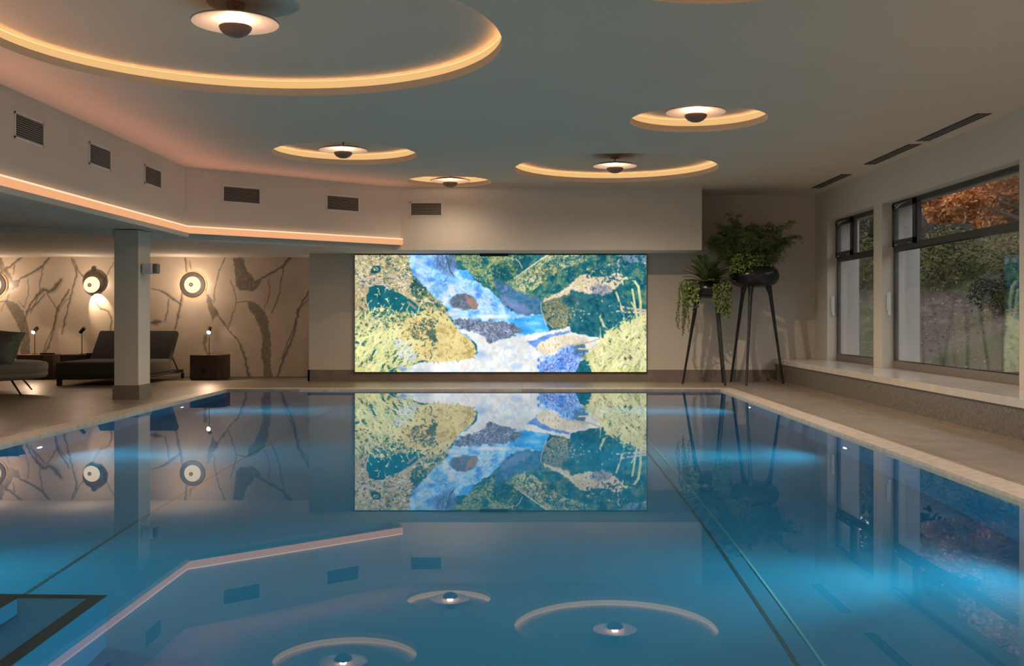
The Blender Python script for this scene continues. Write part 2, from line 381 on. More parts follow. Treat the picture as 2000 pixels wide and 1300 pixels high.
# ------------------------------------------------------------------ vents
def grille(loc, rz, label, w=.70, h=.29):
    t = thing('air_grille', loc, label, 'air grille', 'bulkhead air grilles', rz)   # local: width x, height z, front -y
    b = NB(); f = .022
    for a in ((-w/2, w/2, h/2-f, h/2), (-w/2, w/2, -h/2, -h/2+f), (-w/2, -w/2+f, -h/2, h/2), (w/2-f, w/2, -h/2, h/2)):
        box(b, a[0], a[1], -.012, .0, a[2], a[3])
    obj('frame', b, M_white, t)
    obj('backing', B(-w/2+f, w/2-f, -.002, .001, -h/2+f, h/2-f), M_grille, t)
    n = 10
    for k in range(n):
        z = -h/2+f+(h-2*f)*(k+.5)/n
        b = B(-w/2+f, w/2-f, -.011, -.003, z-.0045, z+.0045)
        obj('slat', b, M_slat, t)
for y, lb in ((11.67, 'air grille on the left bulkhead nearest the camera'), (13.62, 'middle air grille of three on the left bulkhead'), (15.57, 'air grille just left of the bulkhead corner')):
    grille((-5.549, y, 3.395), PI/2, lb)
ang = math.atan2(2.81, 3.23)
for s, lb in ((.235, 'left air grille on the diagonal bulkhead'), (.70, 'right air grille on the diagonal bulkhead')):
    grille((-5.55+3.23*s+nn.x*.001, 17.04+2.81*s+nn.y*.001, 3.375), ang, lb)
grille((-1.838, 19.849, 3.36), 0, 'air grille on the straight bulkhead above the lit picture', .62, .275)
for (ya, yb, lb) in ((17.95, 19.87, 'slot vent in the ceiling nearest the back wall'), (14.83, 16.8, 'middle ceiling slot vent above the window wall'), (12.6, 14.57, 'ceiling slot vent nearest the camera')):
    t = thing('ceiling_slot_vent', (5.62, (ya+yb)/2, CE), lb, 'slot vent', 'ceiling slot vents'); L = (yb-ya)/2
    obj('frame', B(-.095, .095, -L, L, -.003, .002), M_frame, t)
    for k in (-.062, 0, .062): obj('slot', B(k-.019, k+.019, -L+.01, L-.01, -.005, -.0025), M_grille, t)
    for k in (-.031, .031): obj('blade', B(k-.009, k+.009, -L, L, -.007, -.003), M_slat, t)

# ------------------------------------------------------------------ windows
def window(n, y0, y1, sash_w, full=True):
    t = thing('window_%d' % n, (6.15, (y0+y1)/2, WB), None, None, kind='structure')
    h = WT-WB; L = (y1-y0)/2; f = .075
    zt0, zt1 = 2.375-WB, 2.475-WB
    b = NB()
    for a in ((-L, L, h-f, h), (-L, -L+f*.6, 0, h), (L-f*.6, L, 0, h), (-L, L, zt0, zt1)): box(b, -.035, .035, *a, .003)
    ms = L-sash_w
    box(b, -.035, .035, ms-.05, ms, zt1, h-f, .003)
    obj('frame', b, M_frame, t)
    obj('sill_rail', B(-.045, .04, -L, L, 0, .12, .004), M_framew, t)
    obj('lower_pane', B(-.034, -.018, -L+.03, L-.03, .11, zt0+.01), M_glass, t)
    obj('upper_pane', B(-.034, -.018, -L+.03, ms-.04, zt1-.01, h-f+.01), M_glass, t)
    g = NB()
    for a in ((-L+.045, L-.045, .12, .135), (-L+.045, L-.045, zt0-.015, zt0), (L-.06, L-.045, .12, zt0)): box(g, -.03, .03, *a)
    obj('gasket', g, M_rubber, t)
    s = obj('vent_sash', NB(), M_frame, t)
    b = NB(); q = .10; za, zb = zt1-.03, h-.02; a0, a1 = ms-.015, L-.01
    for a in ((a0, a1, za, za+q), (a0, a1, zb-q, zb), (a0, a0+q, za, zb), (a1-q, a1, za, zb)): box(b, -.062, -.03, *a, .004)
    b.to_mesh(s.data); b.free()
    obj('sash_pane', B(-.05, -.035, a0+q-.02, a1-q+.02, za+q-.02, zb-q+.02), M_glass, s)
    k = NB(); box(k, -.085, -.062, a0+.30, a0+.95-.1, zb-.045, zb-.03); tube(k, [(-.08, a0+.5, zb-.035), (-.13, a0+.62, zb-.10)], .011)
    obj('scissor_arm', k, M_metal, s)
    k = NB(); box(k, -.075, -.062, a0+.12, a0+.26, za+.012, za+.03); box(k, -.075, -.062, a1-.26, a1-.12, za+.012, za+.03)
    obj('hinge', k, M_metal, s)
    hd = thing('lever', (0, 0, 0), None, None); del_keys = [kk for kk in hd.keys()]
    bpy.data.objects.remove(hd)
    k = NB(); zz = 1.42-WB; box(k, -.13, -.085, L-.035, L-.003, zz-.10, zz+.28, .006); box(k, -.15, -.125, L-.03, L-.008, zz-.02, zz+.26, .005)
    obj('lever_handle', k, M_white, t)
    return t
window(1, *OPEN[0], .98); window(2, *OPEN[1], .98); window(3, *OPEN[2], .98); window(4, *OPEN[3], .98)

# ------------------------------------------------------------------ painted patterns (numpy)
def vnoise(h, w, sx, sy, seed):
    r = np.random.default_rng(seed); gh, gw = int(h/sy)+3, int(w/sx)+3
    g = r.random((gh, gw)); y = np.arange(h)/sy; x = np.arange(w)/sx
    yi = y.astype(int); xi = x.astype(int); fy = y-yi; fx = x-xi
    fy = (fy*fy*(3-2*fy))[:, None]; fx = (fx*fx*(3-2*fx))[None, :]
    a = g[yi][:, xi]; b = g[yi][:, xi+1]; c = g[yi+1][:, xi]; d = g[yi+1][:, xi+1]
    return (a*(1-fx)+b*fx)*(1-fy)+(c*(1-fx)+d*fx)*fy
def fnoise(h, w, s, seed, oc=4, ax=1.0):
    o = np.zeros((h, w)); am = 1; tot = 0
    for k in range(oc):
        o += am*vnoise(h, w, max(1.01, s*ax/2**k), max(1.01, s/2**k), seed+k*17); tot += am; am *= .6
    return o/tot
class Canvas:
    def __init__(s, x0, y0, x1, y1, k):
        s.k = k; s.x0, s.y0 = x0, y0; s.w = int((x1-x0)*k); s.h = int((y1-y0)*k)
        s.X, s.Y = np.meshgrid(x0+(np.arange(s.w)+.5)/k, y0+(np.arange(s.h)+.5)/k)
        s.im = np.zeros((s.h, s.w, 3)); s.JX = (fnoise(s.h, s.w, 7*k, 5)-.5)+.45*(fnoise(s.h, s.w, 2.5*k, 15, 2)-.5); s.JY = (fnoise(s.h, s.w, 7*k, 99)-.5)+.45*(fnoise(s.h, s.w, 2.5*k, 25, 2)-.5)
    def mask(s, pts, jit=4, soft=0):
        X = s.X+s.JX*jit*2; Y = s.Y+s.JY*jit*2; m = np.zeros(X.shape, bool); n = len(pts)
        for i in range(n):
            xa, ya = pts[i]; xb, yb = pts[(i+1) % n]
            if ya == yb: continue
            m ^= ((ya > Y) != (yb > Y)) & (X < (xb-xa)*(Y-ya)/(yb-ya)+xa)
        m = m.astype(float)
        for _ in range(soft):
            p = np.pad(m, 1, mode='edge'); m = (p[:-2, 1:-1]+p[2:, 1:-1]+p[1:-1, :-2]+p[1:-1, 2:]+2*m)/6
        return m
    def tex(s, cols, sc, seed, ax=1.0, con=2.2):
        n = np.clip((fnoise(s.h, s.w, sc*s.k, seed, 4, ax)-.5)*con+.5, 0, .9999)*(len(cols)-1)
        c = np.array(cols, float); i = n.astype(int); f = (n-i)[..., None]
        return c[i]*(1-f)+c[i+1]*f
    def fill(s, pts, cols, sc, seed, jit=4, ax=1.0, con=2.2, soft=1, alpha=1.0):
        m = (s.mask(pts, jit, soft)*alpha)[..., None]; s.im = s.im*(1-m)+s.tex(cols, sc, seed, ax, con)*m
    def blob(s, x, y, rx, ry, col, a=1.0, pw=2.0):
        m = (np.clip(1-(((s.X-x)/rx)**2+((s.Y-y)/ry)**2)**(pw/2), 0, 1)*a)[..., None]; s.im = s.im*(1-m)+np.array(col, float)*m
    def stroke(s, pts, wid, col, a=1.0):
        for i in range(len(pts)-1):
            (xa, ya), (xb, yb) = pts[i], pts[i+1]; wa = wid[i] if isinstance(wid, (list, tuple)) else wid; wb = wid[i+1] if isinstance(wid, (list, tuple)) else wid
            mw = max(wa, wb)+2
            i0 = max(0, int((min(xa, xb)-mw-s.x0)*s.k)); i1 = min(s.w, int((max(xa, xb)+mw-s.x0)*s.k)+1)
            j0 = max(0, int((min(ya, yb)-mw-s.y0)*s.k)); j1 = min(s.h, int((max(ya, yb)+mw-s.y0)*s.k)+1)
            if i1 <= i0 or j1 <= j0: continue
            X = s.X[j0:j1, i0:i1]; Y = s.Y[j0:j1, i0:i1]; dx, dy = xb-xa, yb-ya; L = dx*dx+dy*dy+1e-6
            t = np.clip(((X-xa)*dx+(Y-ya)*dy)/L, 0, 1); D = np.hypot(X-xa-t*dx, Y-ya-t*dy); w = (wa+(wb-wa)*t)/2
            m = (np.clip((w-D)/.9+.5, 0, 1)*a)[..., None]; s.im[j0:j1, i0:i1] = s.im[j0:j1, i0:i1]*(1-m)+np.array(col, float)*m
    def sprinkle(s, pts, n, cols, size, ang, seed, ln=3, a=.8, jit=0, spread=.3):
        r = np.random.default_rng(seed); m = s.mask(pts, jit); ys, xs = np.nonzero(m)
        for q in r.integers(0, len(ys), n):
            x = s.X[ys[q], xs[q]]; y = s.Y[ys[q], xs[q]]; t = ang+r.normal()*spread; l = ln*(.5+r.random()); w = size*(.5+r.random()); c = cols[r.integers(len(cols))]
            b = r.normal()*.25*l
            x1, y1 = x+math.cos(t)*l, y+math.sin(t)*l; xm, ym = (x+x1)/2-math.sin(t)*b, (y+y1)/2+math.cos(t)*b
            s.stroke([(x, y), (xm, ym), (x1, y1)], [w, w, w*.5], c, a)
def pattern_panel(name, cv, x_of, z_of, y, m, parent=None, gain=1.0, back=.02):
    h, w = cv.h, cv.w; xs = x_of(cv.x0+np.arange(w)/(w-1)*(w/cv.k)); zs = z_of(cv.y0+np.arange(h)/(h-1)*(h/cv.k))
    co = np.zeros((h, w, 3)); co[..., 0] = xs[None, :]; co[..., 1] = y; co[..., 2] = zs[:, None]
    idx = np.arange(h*w).reshape(h, w)
    q = np.stack([idx[1:, :-1], idx[1:, 1:], idx[:-1, 1:], idx[:-1, :-1]], -1).reshape(-1, 4)
    n0 = h*w; bc = [(xs[0], y+back, zs[0]), (xs[-1], y+back, zs[0]), (xs[-1], y+back, zs[-1]), (xs[0], y+back, zs[-1])]
    v = np.concatenate([co.reshape(-1, 3), np.array(bc)])
    me = bpy.data.meshes.new(name); nf = len(q)+1
    me.vertices.add(len(v)); me.vertices.foreach_set('co', v.ravel().astype(np.float32))
    li = np.concatenate([q.ravel(), [n0, n0+1, n0+2, n0+3]])
    me.loops.add(len(li)); me.loops.foreach_set('vertex_index', li.astype(np.int32))
    me.polygons.add(nf); me.polygons.foreach_set('loop_start', (np.arange(nf)*4).astype(np.int32))
    me.update(calc_edges=True); me.validate()
    col = np.ones((len(v), 4), np.float32); col[:n0, :3] = (s2l(np.clip(cv.im, 0, 255))*gain).reshape(-1, 3)
    a = me.color_attributes.new('pattern', 'FLOAT_COLOR', 'POINT'); a.data.foreach_set('color', col.ravel())
    me.materials.append(m); o = bpy.data.objects.new(name, me); C.objects.link(o)
    if parent: o.parent = parent
    return o

# --- the backlit picture of a mountain stream
cv = Canvas(694, 498, 1262, 726, 1.25)
TEAL = [(20, 82, 98), (30, 98, 114), (38, 112, 122)]
cv.im[:] = cv.tex(TEAL, 12, 3)
RB = [(868, 490), (1270, 490), (1270, 650), (1130, 660), (1060, 615), (1010, 612), (975, 580), (945, 560), (915, 530), (890, 515), (872, 503)]
cv.fill(RB, [(16, 80, 98), (30, 100, 112), (52, 112, 108), (80, 128, 112), (120, 140, 110)], 9, 41)
UM = [(870, 490), (1005, 490), (1020, 505), (1010, 530), (1000, 560), (960, 562), (925, 540), (905, 518), (880, 508)]
cv.fill(UM, [(30, 92, 100), (62, 116, 100), (110, 138, 100), (168, 168, 118), (70, 118, 105)], 7, 43, 5)
for q in ([(1000, 500), (1040, 500), (1030, 520), (1010, 530)], [(955, 530), (990, 520), (1005, 545), (975, 556)], [(935, 505), (950, 500), (955, 518), (940, 520)], [(925, 535), (945, 545), (950, 558), (930, 552)]): cv.fill(q, [(14, 82, 100), (34, 100, 108)], 5, 142, 10, soft=4)
cv.sprinkle(UM, 260, [(190, 190, 130), (60, 110, 90), (210, 200, 150), (25, 90, 100), (140, 160, 110)], 1.4, .9, 44, 4, .7, spread=1.2)
cv.fill([(1000, 560), (1005, 540), (1030, 525), (1050, 510), (1078, 490), (1100, 490), (1150, 498), (1150, 512), (1110, 520), (1075, 540), (1055, 555), (1030, 575), (1010, 575)], [(40, 100, 100), (88, 128, 100), (160, 164, 120), (205, 196, 150), (110, 140, 110)], 6, 47, 4)
cv.sprinkle([(1000, 560), (1030, 525), (1078, 492), (1150, 498), (1110, 520), (1060, 550), (1015, 572)], 260, [(215, 205, 165), (60, 110, 95), (235, 220, 190), (35, 95, 105), (170, 170, 110)], 1.3, -.5, 48, 4, .75, spread=.8)
cv.stroke([(1008, 542), (1030, 525), (1052, 510), (1078, 494)], 2, (205, 205, 190)); cv.stroke([(1020, 524), (1014, 512), (1007, 506)], 2, (200, 180, 180))
cv.sprinkle([(1078, 494), (1262, 494), (1262, 530), (1150, 535), (1100, 545)], 240, [(90, 140, 140), (200, 200, 160), (120, 150, 190), (50, 110, 110), (150, 170, 150), (20, 85, 100)], 1.3, .3, 49, 4, .6, spread=1.2)
cv.fill([(1215, 494), (1262, 494), (1262, 515), (1225, 512)], [(60, 90, 120), (130, 150, 190), (90, 120, 120)], 5, 50)
for x, y in ((1190, 517), (1147, 526), (1245, 510), (1259, 514), (1158, 530)): cv.blob(x, y, 4, 2.6, (225, 220, 170), .9)
# upper water
cv.fill([(790, 490), (872, 490), (880, 512), (893, 528), (915, 528), (922, 543), (940, 556), (958, 566), (972, 580), (984, 594), (1000, 608), (1030, 614), (1065, 614), (1068, 640), (1078, 650), (1100, 648), (1120, 640), (1135, 640), (1135, 660), (1040, 690), (900, 660), (885, 625), (872, 600), (850, 582), (835, 566), (822, 552), (806, 535), (800, 515)],
        [(92, 150, 238), (120, 188, 246), (150, 208, 248), (196, 226, 250), (126, 196, 246)], 16, 51, 3)
cv.fill([(845, 500), (885, 500), (895, 520), (880, 540), (860, 535)], [(110, 130, 210), (90, 120, 180), (130, 170, 230)], 6, 52, 6, soft=4, alpha=.8)
cv.fill([(893, 528), (915, 528), (930, 548), (905, 545)], [(50, 140, 240), (70, 170, 248)], 6, 53, 4, soft=5, alpha=.8)
for x, y, rx, ry, a in ((883, 566, 10, 14, .9), (870, 585, 10, 16, .8), (836, 556, 12, 8, .6), (905, 575, 14, 6, .5), (925, 600, 20, 7, .6), (880, 613, 24, 7, .85), (960, 618, 45, 5, .85), (905, 622, 30, 4, .8), (940, 590, 22, 12, .35), (822, 540, 12, 20, .3)): cv.blob(x, y, rx, ry, (242, 238, 240), a)
cv.sprinkle([(806, 510), (860, 540), (960, 580), (980, 610), (880, 608), (830, 560)], 160, [(235, 240, 250), (100, 175, 245), (170, 215, 250)], 2, .7, 54, 7, .35)
for _ in range(90):
    x, y = 868+rng.normal()*16, 512+rng.normal()*11
    if y < 545 and x > 846: cv.stroke([(x, y), (x+rng.normal()*4, y+4+rng.random()*5)], 1.2, (70, 100, 120), .7)
cv.stroke([(872, 500), (876, 515), (880, 530), (886, 538)], 2, (60, 80, 90))
# purple and blue shade at the centre right
cv.fill([(965, 545), (1000, 560), (1040, 580), (1058, 585), (1060, 612), (1035, 618), (1010, 612), (985, 592), (972, 575)], [(50, 110, 140), (84, 122, 166), (40, 104, 136), (110, 128, 180)], 14, 55, 9, soft=9)
cv.fill([(975, 575), (1000, 585), (1030, 600), (1045, 612), (1010, 610), (985, 594)], [(104, 128, 178), (134, 132, 176), (100, 140, 190)], 10, 56, 9, soft=12, alpha=.8)
# mid boulder
cv.blob(905, 590, 28, 17, (96, 104, 140), 1.0, 9); cv.fill([(882, 585), (892, 574), (910, 573), (925, 582), (935, 596), (932, 604), (905, 602), (885, 598)], [(70, 88, 105), (110, 118, 150), (84, 100, 100), (140, 140, 170)], 4, 57, 2)
cv.fill([(908, 575), (924, 582), (935, 596), (930, 604), (914, 596)], [(150, 120, 115), (175, 125, 120), (130, 130, 110)], 5, 58, 2, soft=2)
cv.blob(892, 604, 14, 4, (235, 238, 245), .8)
# blue flow right of centre
cv.fill([(990, 624), (1060, 614), (1064, 632), (1076, 648), (1040, 656), (1010, 650), (1005, 636)], [(58, 158, 238), (80, 180, 248), (130, 200, 248)], 7, 59, 2, 3.0, soft=2)
cv.fill([(886, 624), (930, 624), (990, 628), (1004, 634), (1018, 646), (1005, 656), (978, 660), (955, 669), (946, 656), (925, 648), (900, 644)], [(60, 84, 100), (116, 128, 156), (92, 106, 120), (160, 164, 196), (80, 104, 140)], 5, 60, 8, soft=3)
cv.sprinkle([(890, 626), (990, 630), (1015, 645), (955, 665), (905, 642)], 260, [(60, 72, 96), (170, 165, 195), (100, 105, 120), (130, 120, 150)], 1.2, .5, 61, 3, .7, spread=.8)
# big right boulder
BR = [(1056, 590), (1066, 582), (1085, 574), (1100, 566), (1112, 556), (1122, 546), (1132, 538), (1147, 535), (1163, 541), (1185, 540), (1203, 533), (1212, 530), (1218, 548), (1214, 570), (1230, 600), (1225, 630), (1190, 650), (1150, 656), (1112, 652), (1092, 646), (1074, 640), (1062, 620), (1055, 606)]
cv.fill(BR, [(20, 84, 104), (28, 98, 116), (50, 110, 116), (34, 100, 110)], 10, 62, 2)
cv.fill([(1056, 590), (1085, 576), (1112, 560), (1130, 570), (1140, 590), (1130, 615), (1115, 640), (1092, 645), (1074, 636), (1060, 615)], [(40, 92, 96), (110, 124, 100), (178, 166, 120), (70, 106, 104), (150, 146, 116)], 8, 63, 12, con=2.8, soft=6)
cv.fill([(1056, 592), (1066, 582), (1085, 574), (1104, 564), (1122, 546), (1134, 538), (1147, 535), (1163, 541), (1185, 540), (1212, 530), (1215, 548), (1200, 565), (1192, 574), (1165, 576), (1140, 574), (1120, 566), (1105, 576), (1090, 582), (1070, 586)], [(150, 140, 120), (222, 205, 178), (240, 226, 206), (205, 190, 140), (236, 216, 200)], 7, 64, 3)
cv.fill([(1150, 560), (1170, 555), (1195, 562), (1190, 575), (1160, 578)], [(120, 125, 140), (190, 180, 190), (90, 110, 130)], 4, 65, 5)
cv.sprinkle(BR, 200, [(190, 190, 130), (140, 160, 140), (230, 215, 190), (20, 80, 100), (110, 140, 150)], 1.3, 1.5, 66, 4, .55, spread=.6)
cv.fill([(1096, 586), (1120, 566), (1140, 574), (1175, 577), (1195, 575), (1212, 560), (1222, 600), (1215, 640), (1160, 652), (1112, 650), (1120, 620), (1112, 600)], [(16, 82, 104), (26, 98, 118), (44, 108, 118), (60, 118, 124)], 9, 162, 8, soft=5, alpha=.8)
cv.sprinkle([(1100, 590), (1200, 580), (1212, 630), (1120, 640)], 40, [(180, 190, 150), (110, 150, 150), (220, 205, 190)], 2.2, 1.2, 163, 3, .6, spread=.8)
cv.stroke([(1056, 590), (1057, 606), (1064, 624), (1080, 640)], 1.6, (200, 185, 160))
# lower white water
cv.fill([(786, 728), (800, 714), (830, 706), (880, 702), (915, 700), (932, 690), (930, 672), (915, 655), (896, 645), (905, 642), (930, 650), (946, 658), (956, 670), (985, 660), (1010, 656), (1045, 650), (1075, 646), (1100, 642), (1112, 636), (1114, 648), (1150, 656), (1180, 660), (1150, 700), (1130, 728)], [(206, 222, 240), (238, 234, 226), (242, 240, 236), (216, 228, 240), (238, 230, 222)], 18, 67, 3)
cv.sprinkle([(930, 700), (950, 670), (1040, 655), (1070, 700), (1040, 722), (900, 722)], 220, [(250, 248, 244), (200, 216, 236), (180, 204, 236), (240, 226, 214)], 2.2, 1.9, 68, 8, .35, spread=.5)
for x, y, rx, ry, a in ((940, 690, 14, 10, .5), (990, 678, 10, 6, .3), (1010, 715, 14, 9, .5), (820, 722, 30, 5, .3), (1060, 665, 24, 5, .5)): cv.blob(x, y, rx, ry, (130, 170, 230), a)
cv.fill([(1030, 668), (1070, 652), (1110, 646), (1112, 650), (1075, 660), (1045, 678)], [(90, 130, 210), (120, 160, 225)], 6, 69, 3, 3, soft=2)
cv.fill([(1045, 682), (1055, 668), (1085, 656), (1120, 654), (1150, 660), (1152, 668), (1120, 676), (1090, 684), (1060, 694)], [(214, 206, 190), (228, 212, 182), (236, 230, 224), (200, 180, 120)], 6, 70, 3)
cv.fill([(1050, 706), (1080, 690), (1105, 680), (1138, 674), (1140, 690), (1134, 706), (1124, 728), (1050, 728)], [(50, 110, 215), (96, 150, 236), (170, 204, 246), (80, 120, 210), (150, 180, 236)], 7, 71, 12, soft=6)
cv.fill([(1120, 676), (1140, 672), (1150, 684), (1138, 700), (1122, 690)], [(60, 110, 140), (100, 130, 160), (40, 100, 130)], 4, 171, 5, soft=3)
cv.sprinkle([(1060, 706), (1138, 676), (1134, 706), (1122, 725), (1056, 725)], 260, [(60, 90, 190), (190, 210, 245), (110, 160, 240), (90, 100, 160)], 1.3, 2.2, 72, 4, .6, spread=.5)
# left bank
LB = [(690, 490), (797, 490), (799, 512), (804, 530), (811, 548), (818, 556), (832, 562), (838, 572), (853, 584), (866, 596), (874, 612), (874, 640), (690, 660)]
cv.fill(LB, [(70, 96, 86), (150, 146, 108), (196, 184, 138), (178, 160, 130), (214, 206, 156)], 6, 73, 3)
LT = [(694, 498), (795, 498), (800, 530), (812, 555), (815, 585), (770, 565), (722, 556), (720, 600), (694, 610)]
cv.sprinkle(LT, 1300, [(226, 214, 170), (120, 116, 84), (206, 176, 150), (232, 226, 160), (90, 104, 80), (190, 180, 170)], 1.2, .1, 74, 6, .7, spread=.9)
cv.sprinkle([(694, 535), (800, 540), (812, 560), (694, 562)], 260, [(225, 205, 190), (200, 180, 165), (130, 120, 100)], 1.3, .05, 75, 11, .75, spread=.25)
cv.sprinkle([(694, 565), (720, 560), (718, 610), (694, 615)], 130, [(190, 165, 130), (120, 120, 80), (220, 200, 150)], 1.5, 1.5, 76, 10, .75, spread=.2)
CV = [(718, 575), (722, 562), (736, 556), (756, 558), (768, 568), (790, 576), (806, 584), (816, 598), (830, 606), (836, 613), (815, 614), (790, 608), (770, 612), (752, 602), (738, 604), (724, 610), (714, 596)]
cv.fill(CV, [(14, 84, 100), (22, 98, 112), (30, 104, 116)], 12, 77, 2); cv.fill([(723, 532), (731, 520), (743, 519), (745, 528), (734, 535)], [(20, 70, 84), (40, 90, 100)], 6, 78, 2)
cv.fill([(808, 545), (820, 556), (832, 562), (836, 574), (822, 586), (806, 575), (800, 560)], [(30, 70, 70), (60, 100, 90), (24, 84, 96)], 5, 79, 3)
cv.sprinkle([(806, 560), (835, 566), (866, 600), (870, 612), (820, 605)], 170, [(150, 150, 90), (50, 100, 90), (190, 180, 130), (30, 80, 90)], 1.6, .7, 80, 6, .7, spread=.6)
cv.stroke([(780, 566), (792, 576), (810, 588), (828, 600)], [4, 5, 4, 2], (190, 170, 130), .8); cv.stroke([(798, 590), (812, 602)], 5, (170, 150, 125), .7)
cv.stroke([(826, 586), (838, 588), (848, 592)], 2.4, (232, 216, 200)); cv.stroke([(728, 610), (738, 602), (756, 600), (768, 606), (776, 614)], 2.2, (190, 186, 146)); cv.stroke([(714, 560), (716, 590), (722, 605)], 2.5, (205, 180, 150))
cv.stroke([(736, 556), (750, 556), (762, 566)], 2, (220, 200, 180))
# left lower bank and yellow boulder
LG = [(690, 606), (720, 612), (740, 606), (775, 614), (830, 612), (850, 640), (850, 700), (815, 706), (795, 716), (785, 730), (690, 730)]
cv.fill(LG, [(70, 110, 90), (170, 176, 118), (210, 208, 142), (222, 214, 160), (190, 190, 120)], 7, 81, 3)
for p in ([(724, 612), (765, 606), (770, 612), (750, 620), (735, 624)], [(694, 664), (704, 666), (703, 672), (694, 670)], [(736, 638), (752, 637), (757, 644), (740, 643)], [(762, 640), (774, 643), (771, 652), (764, 648)], [(707, 668), (716, 664), (713, 676), (706, 674)], [(726, 686), (738, 678), (744, 680), (735, 698), (726, 694)], [(750, 677), (762, 680), (760, 690), (750, 688)], [(740, 716), (751, 712), (749, 724), (741, 722)], [(758, 716), (775, 718), (776, 726), (762, 724)], [(776, 616), (798, 618), (790, 624)], [(763, 660), (773, 664), (770, 670)]): cv.fill(p, TEAL, 6, 82, 2)
cv.sprinkle(LG, 420, [(226, 222, 150), (200, 206, 130), (235, 220, 180), (120, 140, 90), (214, 196, 160)], 2.0, -.9, 83, 15, .75, spread=.55)
for p, w in (([(700, 712), (728, 676), (766, 640)], 4), ([(730, 696), (745, 670)], 3), ([(694, 664), (735, 652)], 4), ([(755, 655), (748, 690), (740, 724)], 3), ([(760, 655), (780, 690), (800, 706)], 3)): cv.stroke(p, w, (222, 220, 158))
cv.fill([(765, 662), (800, 664), (812, 690), (816, 704), (795, 706), (776, 690)], [(170, 190, 220), (220, 214, 200), (140, 160, 190)], 5, 84, 4, soft=2)
cv.blob(790, 718, 18, 9, (130, 160, 225), .8)
YB_ = [(762, 634), (782, 630), (800, 622), (815, 612), (828, 606), (838, 603), (858, 607), (876, 617), (886, 632), (898, 648), (914, 658), (926, 672), (930, 686), (925, 698), (898, 702), (868, 706), (840, 706), (822, 700), (812, 680), (790, 664), (768, 650)]
cv.fill(YB_, [(190, 168, 104), (220, 200, 134), (232, 214, 150), (214, 194, 130)], 12, 85, 2)
cv.sprinkle(YB_, 260, [(132, 124, 86), (160, 142, 90), (240, 224, 170), (240, 226, 180)], 1.6, .7, 86, 5, .6, spread=.5)
cv.sprinkle([(795, 640), (820, 622), (850, 620), (850, 668), (810, 664)], 130, [(110, 108, 84), (84, 100, 90), (140, 120, 90)], 1.9, .6, 87, 5, .75, spread=.7)
cv.fill([(832, 646), (840, 644), (848, 652), (856, 664), (850, 668), (838, 656)], [(70, 100, 96), (110, 116, 100)], 4, 88, 2)
# right lower grasses
RG = [(1120, 730), (1136, 706), (1140, 694), (1155, 684), (1170, 668), (1178, 656), (1192, 642), (1215, 632), (1245, 620), (1268, 610), (1268, 730)]
cv.fill([(1122, 728), (1134, 704), (1148, 700), (1158, 716), (1152, 728)], TEAL, 6, 90, 2)
cv.fill(RG[:0]+[(1134, 700), (1155, 684), (1170, 668), (1178, 656), (1192, 642), (1215, 632), (1245, 620), (1268, 610), (1268, 730), (1156, 730), (1150, 706)], [(150, 156, 104), (206, 204, 140), (224, 216, 158), (200, 208, 140)], 8, 91, 3)
cv.sprinkle([(1150, 700), (1180, 660), (1262, 615), (1262, 725), (1160, 725)], 520, [(216, 220, 150), (232, 222, 176), (130, 140, 100), (196, 204, 130), (238, 220, 190)], 2.0, -1.2, 92, 15, .7, spread=.5)
cv.sprinkle([(1185, 660), (1262, 630), (1262, 700), (1190, 700)], 50, [(70, 100, 84), (110, 100, 80)], 2.4, .8, 93, 4, .8)
cv.stroke([(1122, 672), (1150, 668), (1172, 660)], 3, (200, 190, 160)); cv.stroke([(1130, 680), (1160, 682), (1190, 652), (1262, 622)], 3, (226, 206, 160))
for p, w in (([(1216, 556), (1214, 546), (1222, 543), (1236, 546), (1246, 560), (1250, 590), (1250, 650)], [2, 4, 5, 5, 5, 5, 6]), ([(1199, 562), (1206, 580), (1214, 606), (1222, 640)], [3, 3.5, 4, 4]), ([(1234, 565), (1238, 590), (1246, 640)], [4, 4, 4]), ([(1232, 590), (1238, 600), (1246, 630)], 3), ([(1171, 618), (1180, 640), (1192, 658)], [4, 6, 5]), ([(1174, 680), (1182, 700), (1190, 722)], [4, 5, 5])):
    cv.stroke(p, w, (212, 214, 156), .9); cv.stroke([(x+1, y) for x, y in p], 1.5, (236, 230, 190), .5)
cv.stroke([(1206, 530), (1208, 518), (1205, 512), (1210, 506)], 3, (170, 170, 185)); cv.stroke([(1207, 597), (1225, 602), (1262, 606)], 4, (205, 185, 165)); cv.stroke([(1205, 608), (1262, 611)], 4, (225, 195, 165))

def soften(im, n):
    for _ in range(n):
        p = np.pad(im, ((1, 1), (1, 1), (0, 0)), mode='edge'); im = (p[:-2, 1:-1]+p[2:, 1:-1]+p[1:-1, :-2]+p[1:-1, 2:]+4*im)/8
    return im
cv.sprinkle([(888, 626), (960, 628), (1015, 646), (960, 668), (900, 645)], 70, [(200, 210, 235), (170, 190, 230)], 1.3, .8, 301, 6, .55, spread=.5)
cv.sprinkle(LB, 120, [(30, 90, 96), (50, 96, 90)], 2.6, .6, 302, 5, .7, spread=1); cv.sprinkle(LG, 120, [(30, 96, 92), (60, 100, 84)], 2.2, -.9, 303, 6, .7, spread=.6)
cv.sprinkle(LB, 160, [(240, 232, 205), (236, 230, 170)], 1.6, .3, 304, 5, .8, spread=.9)
cv.sprinkle([(694, 640), (790, 650), (800, 724), (694, 724)], 90, [(238, 234, 180), (226, 230, 160)], 2.4, -1.0, 310, 24, .7, spread=.35)
cv.sprinkle([(1185, 660), (1262, 630), (1262, 724), (1160, 724)], 90, [(238, 234, 190), (226, 230, 165)], 2.6, -1.35, 311, 26, .6, spread=.35)
